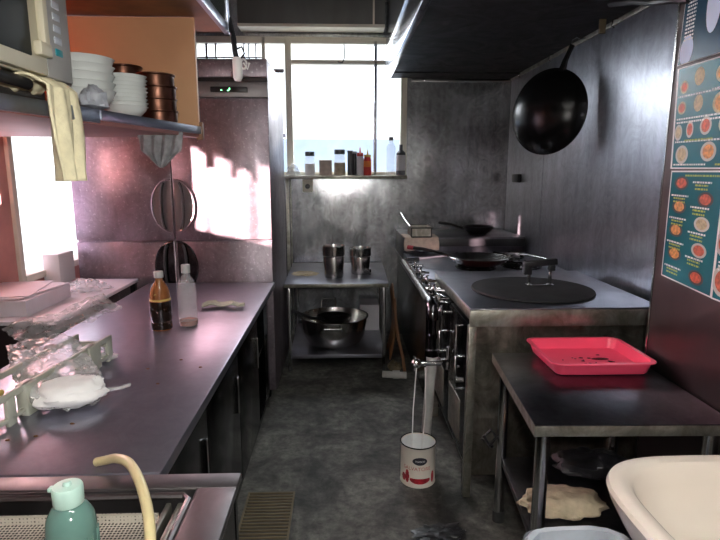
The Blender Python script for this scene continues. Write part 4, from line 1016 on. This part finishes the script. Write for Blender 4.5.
# ================================================================= MENUS (near wall)
def poster(label, corners, sheetmat, dishes, lines, border=True, off=.0):
    """corners given on the wall plane as (y, z): TL, TR, BR, BL"""
    X = XN-.004-off
    t = thing('menu_poster', label, 'poster', (X, corners[0][0], corners[3][1]), 0, 'menu posters on the right wall')
    def W(u, v, d): # u 0..1 left->right, v 0..1 top->bottom
        a = Vector(corners[0]).lerp(Vector(corners[1]), u); c_ = Vector(corners[3]).lerp(Vector(corners[2]), u); p = a.lerp(c_, v)
        return Vector((X-d-t.location.x, p.x-t.location.y, p.y-t.location.z))
    def quad(mb, u0, v0, u1, v1, d0, d1):
        q = [(u0, v0), (u1, v0), (u1, v1), (u0, v1)]
        A = [mb.bm.verts.new(W(u, v, d0)) for u, v in q]; B = [mb.bm.verts.new(W(u, v, d1)) for u, v in q]
        mb.bm.faces.new(A[::-1]); mb.bm.faces.new(B)
        for i in range(4): mb.bm.faces.new((A[i], A[(i+1) % 4], B[(i+1) % 4], B[i]))
    b = MB(); quad(b, 0, 0, 1, 1, 0, .001); b.build('border', M['inkw'], t, smooth=False)
    b = MB(); e_ = .022 if border else .006; quad(b, e_, e_*.6, 1-e_, 1-e_*.6, .001, .0016); b.build('printed_sheet', sheetmat, t, smooth=False)
    wid = (Vector(corners[1])-Vector(corners[0])).length; hei = (Vector(corners[3])-Vector(corners[0])).length
    for (u, v, ru, rv, fm, plate) in dishes:
        def disc(mb, k, d):
            c0 = mb.bm.verts.new(W(u, v, d)); ring = [mb.bm.verts.new(W(min(.995, max(.005, u+ru*k*math.cos(a)/wid)), min(.995, max(.005, v+rv*k*math.sin(a)/hei)), d)) for a in [2*PI*i/24 for i in range(24)]]
            for i in range(24): mb.bm.faces.new((c0, ring[i], ring[(i+1) % 24]))
        b = MB(); disc(b, 1, .0020); dd = b.build('dish_picture', plate, t, smooth=False)
        b = MB(); disc(b, .72, .0024); b.build('food_picture', fm, dd, smooth=False)
    for nm, mt, ls in (('white_print', M['inkw'], [l for l in lines if l[4] == 0]), ('lime_print', M['lime'], [l for l in lines if l[4] == 1])):
        if not ls: continue
        b = MB(); hgt = .006/hei
        for (u0, u1, v, rows, _) in ls:
            for r_ in range(rows):
                u = u0
                while u < u1:
                    w = random.uniform(.004, .014)/wid; uu = min(u+w, u1); vv = v+r_*.012/hei
                    if 0 < vv < .985 and uu < .99: quad(b, u, vv, uu, vv+hgt, .0016, .0021)
                    u = uu+.004/wid
        b.build(nm, mt, t, smooth=False)
    return t
wp, bp_ = plain('printed_plate', (.50, .50, .46), .3), M['blackp']
# lower left menu
L = []
dish = []
rows = [(.10, .22, 0), (.19, .68, 1), (.28, .24, 0), (.40, .66, 1), (.50, .22, 0), (.63, .64, 1), (.74, .22, 0), (.88, .66, 1)]
for k, (v, u, s_) in enumerate(((.11, .24, 0), (.235, .72, 0), (.32, .24, 0), (.44, .70, 0), (.535, .22, 0), (.66, .70, 0), (.75, .24, 0), (.89, .70, 0))):
    dish.append((u, v, .040, .024, (M['food2'], M['food2'], M['food1'], M['food3'], M['food1'], M['food2'], M['food1'], M['food2'])[k], bp_ if k not in (5, 3) else wp))
    ul = .46 if u < .5 else .06
    L += [(ul, ul+.34, v-.02, 1, 0), (ul+.05, ul+.28, v+.005, 2, 1)]
L += [(.30, .92, .035, 1, 1)]
poster('lower left teal menu poster with eight small dish pictures', [(1.975, 1.505), (1.690, 1.505), (1.690, 1.095), (1.975, 1.118)], M['teal'], dish, L)
# lower right menu
poster('lower right teal menu poster cut off by the photo edge', [(1.686, 1.505), (1.40, 1.505), (1.40, 1.085), (1.686, 1.095)], M['teal'],
       [(.10, .20, .03, .03, M['food1'], wp), (.14, .55, .045, .045, M['food2'], wp), (.16, .84, .05, .05, M['food2'], wp), (.6, .3, .05, .05, M['food1'], wp), (.6, .7, .05, .05, M['food3'], wp)],
       [(.06, .30, .36, 3, 0), (.06, .3, .69, 3, 0), (.5, .9, .08, 2, 1)], off=.003)
# middle menu
dish = [(.10, .20, .022, .022, M['food2'], M['food3']), (.26, .13, .026, .030, M['food3'], M['food3']), (.50, .15, .036, .030, M['food1'], M['food3']), (.80, .16, .036, .03, M['food1'], M['food3']),
        (.09, .40, .024, .022, M['food2'], M['food3']), (.27, .38, .024, .028, M['food3'], M['food3']), (.50, .41, .040, .034, M['food1'], M['food3']), (.8, .4, .04, .034, M['food3'], M['food3']),
        (.07, .64, .022, .028, M['food3'], wp), (.20, .62, .020, .028, M['food2'], wp), (.37, .60, .030, .030, M['food2'], wp), (.56, .60, .03, .03, M['food1'], wp), (.80, .6, .03, .03, M['food2'], wp),
        (.13, .86, .036, .032, M['food3'], wp), (.42, .84, .040, .032, M['food1'], wp), (.75, .84, .04, .032, M['food3'], wp)]
L = [(.04, .95, .28, 1, 0), (.04, .9, .50, 2, 0), (.15, .45, .715, 1, 1), (.04, .95, .725, 1, 0), (.04, .4, .95, 1, 0), (.5, .9, .95, 1, 1), (.4, .7, .27, 1, 0)]
poster('middle blue-green menu poster crowded with round dish pictures', [(1.995, 1.862), (1.50, 1.862), (1.50, 1.508), (1.980, 1.512)], M['teal'], dish, L, True, .002)
# top poster
poster('top dark teal poster with big pale blue swirl, above the menus', [(1.975, 2.30), (1.45, 2.30), (1.45, 1.872), (2.0, 1.872)], M['navy'],
       [(.18, .40, .07, .05, M['outwall'], M['outwall']), (.30, .62, .035, .09, M['outwall'], M['outwall']), (.52, .55, .06, .08, M['food3'], M['food3']), (.08, .90, .035, .05, M['outwall'], M['outwall'])],
       [(.04, .13, .50, 12, 0)], False, .002)

# ================================================================= LIGHTS
cl = thing('ceiling_light', 'fluorescent ceiling light behind the viewer above the aisle', 'light', (.15, .2, 2.85)); cur = cl  # fixture added out of view as rear fill
HB(MB().box(-.5, .8, .12, .28, 2.86, 2.915, .005)).build('housing', M['white'], cl)
HB(MB().tube([(-.46, .2, 2.845), (.76, .2, 2.845)], .016, 12)).build('tube', M['lampglow'], cl)

def area(name, loc, rot, sx, sy, e, col, spread=PI):
    l = bpy.data.lights.new(name, 'AREA'); l.shape = 'RECTANGLE'; l.size = sx; l.size_y = sy; l.energy = e; l.color = col; l.spread = spread
    o = bpy.data.objects.new(name, l); C.objects.link(o); o.location = loc; o.rotation_euler = rot; return o
area('ceiling_tube_light', (.15, .2, 2.82), (0, 0, 0), 1.2, .12, 21, (1, .97, .93))  # added fill for the surfaces facing the camera
# camera flash: a small real lamp just beside the lens
fl = bpy.data.lights.new('camera_flash', 'AREA'); fl.shape = 'DISK'; fl.size = .06; fl.energy = 16; fl.color = (1, .97, .92)
fo = bpy.data.objects.new('camera_flash', fl); C.objects.link(fo); fo.location = (.05, -.08, 1.62); fo.rotation_euler = (math.radians(78), 0, 0)
# daylight through the windows
area('daylight_back_window', (-.25, 5.62, 2.75), (-PI/2+math.radians(32), 0, 0), 2.0, 1.2, 66, (.88, .94, 1.))
area('daylight_left_window', (-2.05, 3.45, 1.45), (0, -PI/2, 0), 1.0, .95, 10, (1, .62, .78))
pk_ = area('daylight_left_door', (-1.70, 1.9, 1.30), (0, -PI/2, 0), .6, .6, 0, (1, .6, .7))
bpy.data.objects.remove(pk_)
hl = bpy.data.lights.new('heat_lamp_light', 'POINT'); hl.energy = .6; hl.color = (1, .13, .07); hl.shadow_soft_size = .03  # added red fill, makes the glow at the shelf back
ho = bpy.data.objects.new('heat_lamp_light', hl); C.objects.link(ho); ho.location = (-1.08, 1.93, 1.93)
sun = bpy.data.lights.new('sun', 'SUN'); sun.energy = 330; sun.color = (1, .70, .68); sun.angle = .03
so = bpy.data.objects.new('sun', sun); C.objects.link(so)
so.rotation_euler = Vector((1, .6, -.22)).to_track_quat('-Z', 'Y').to_euler(); so.location = (-3, 1, 3)

w = bpy.data.worlds.new('World'); sc.world = w; w.use_nodes = True
bg = w.node_tree.nodes['Background']; bg.inputs['Color'].default_value = (.90, .95, 1, 1); bg.inputs['Strength'].default_value = 1.8

# ================================================================= CAMERA
cam = bpy.data.cameras.new('camera'); co = bpy.data.objects.new('camera', cam); C.objects.link(co); sc.camera = co
cam.sensor_width = 36; cam.lens = 544/720*36; cam.clip_start = .02
co.location = (0, 0, 1.5); co.rotation_euler = (math.radians(90-10.2), 0, math.radians(-2))
sc.view_settings.view_transform = 'Standard'; sc.view_settings.look = 'None'; sc.view_settings.exposure = .34; sc.view_settings.gamma = 1
sc.view_settings.use_curve_mapping = False
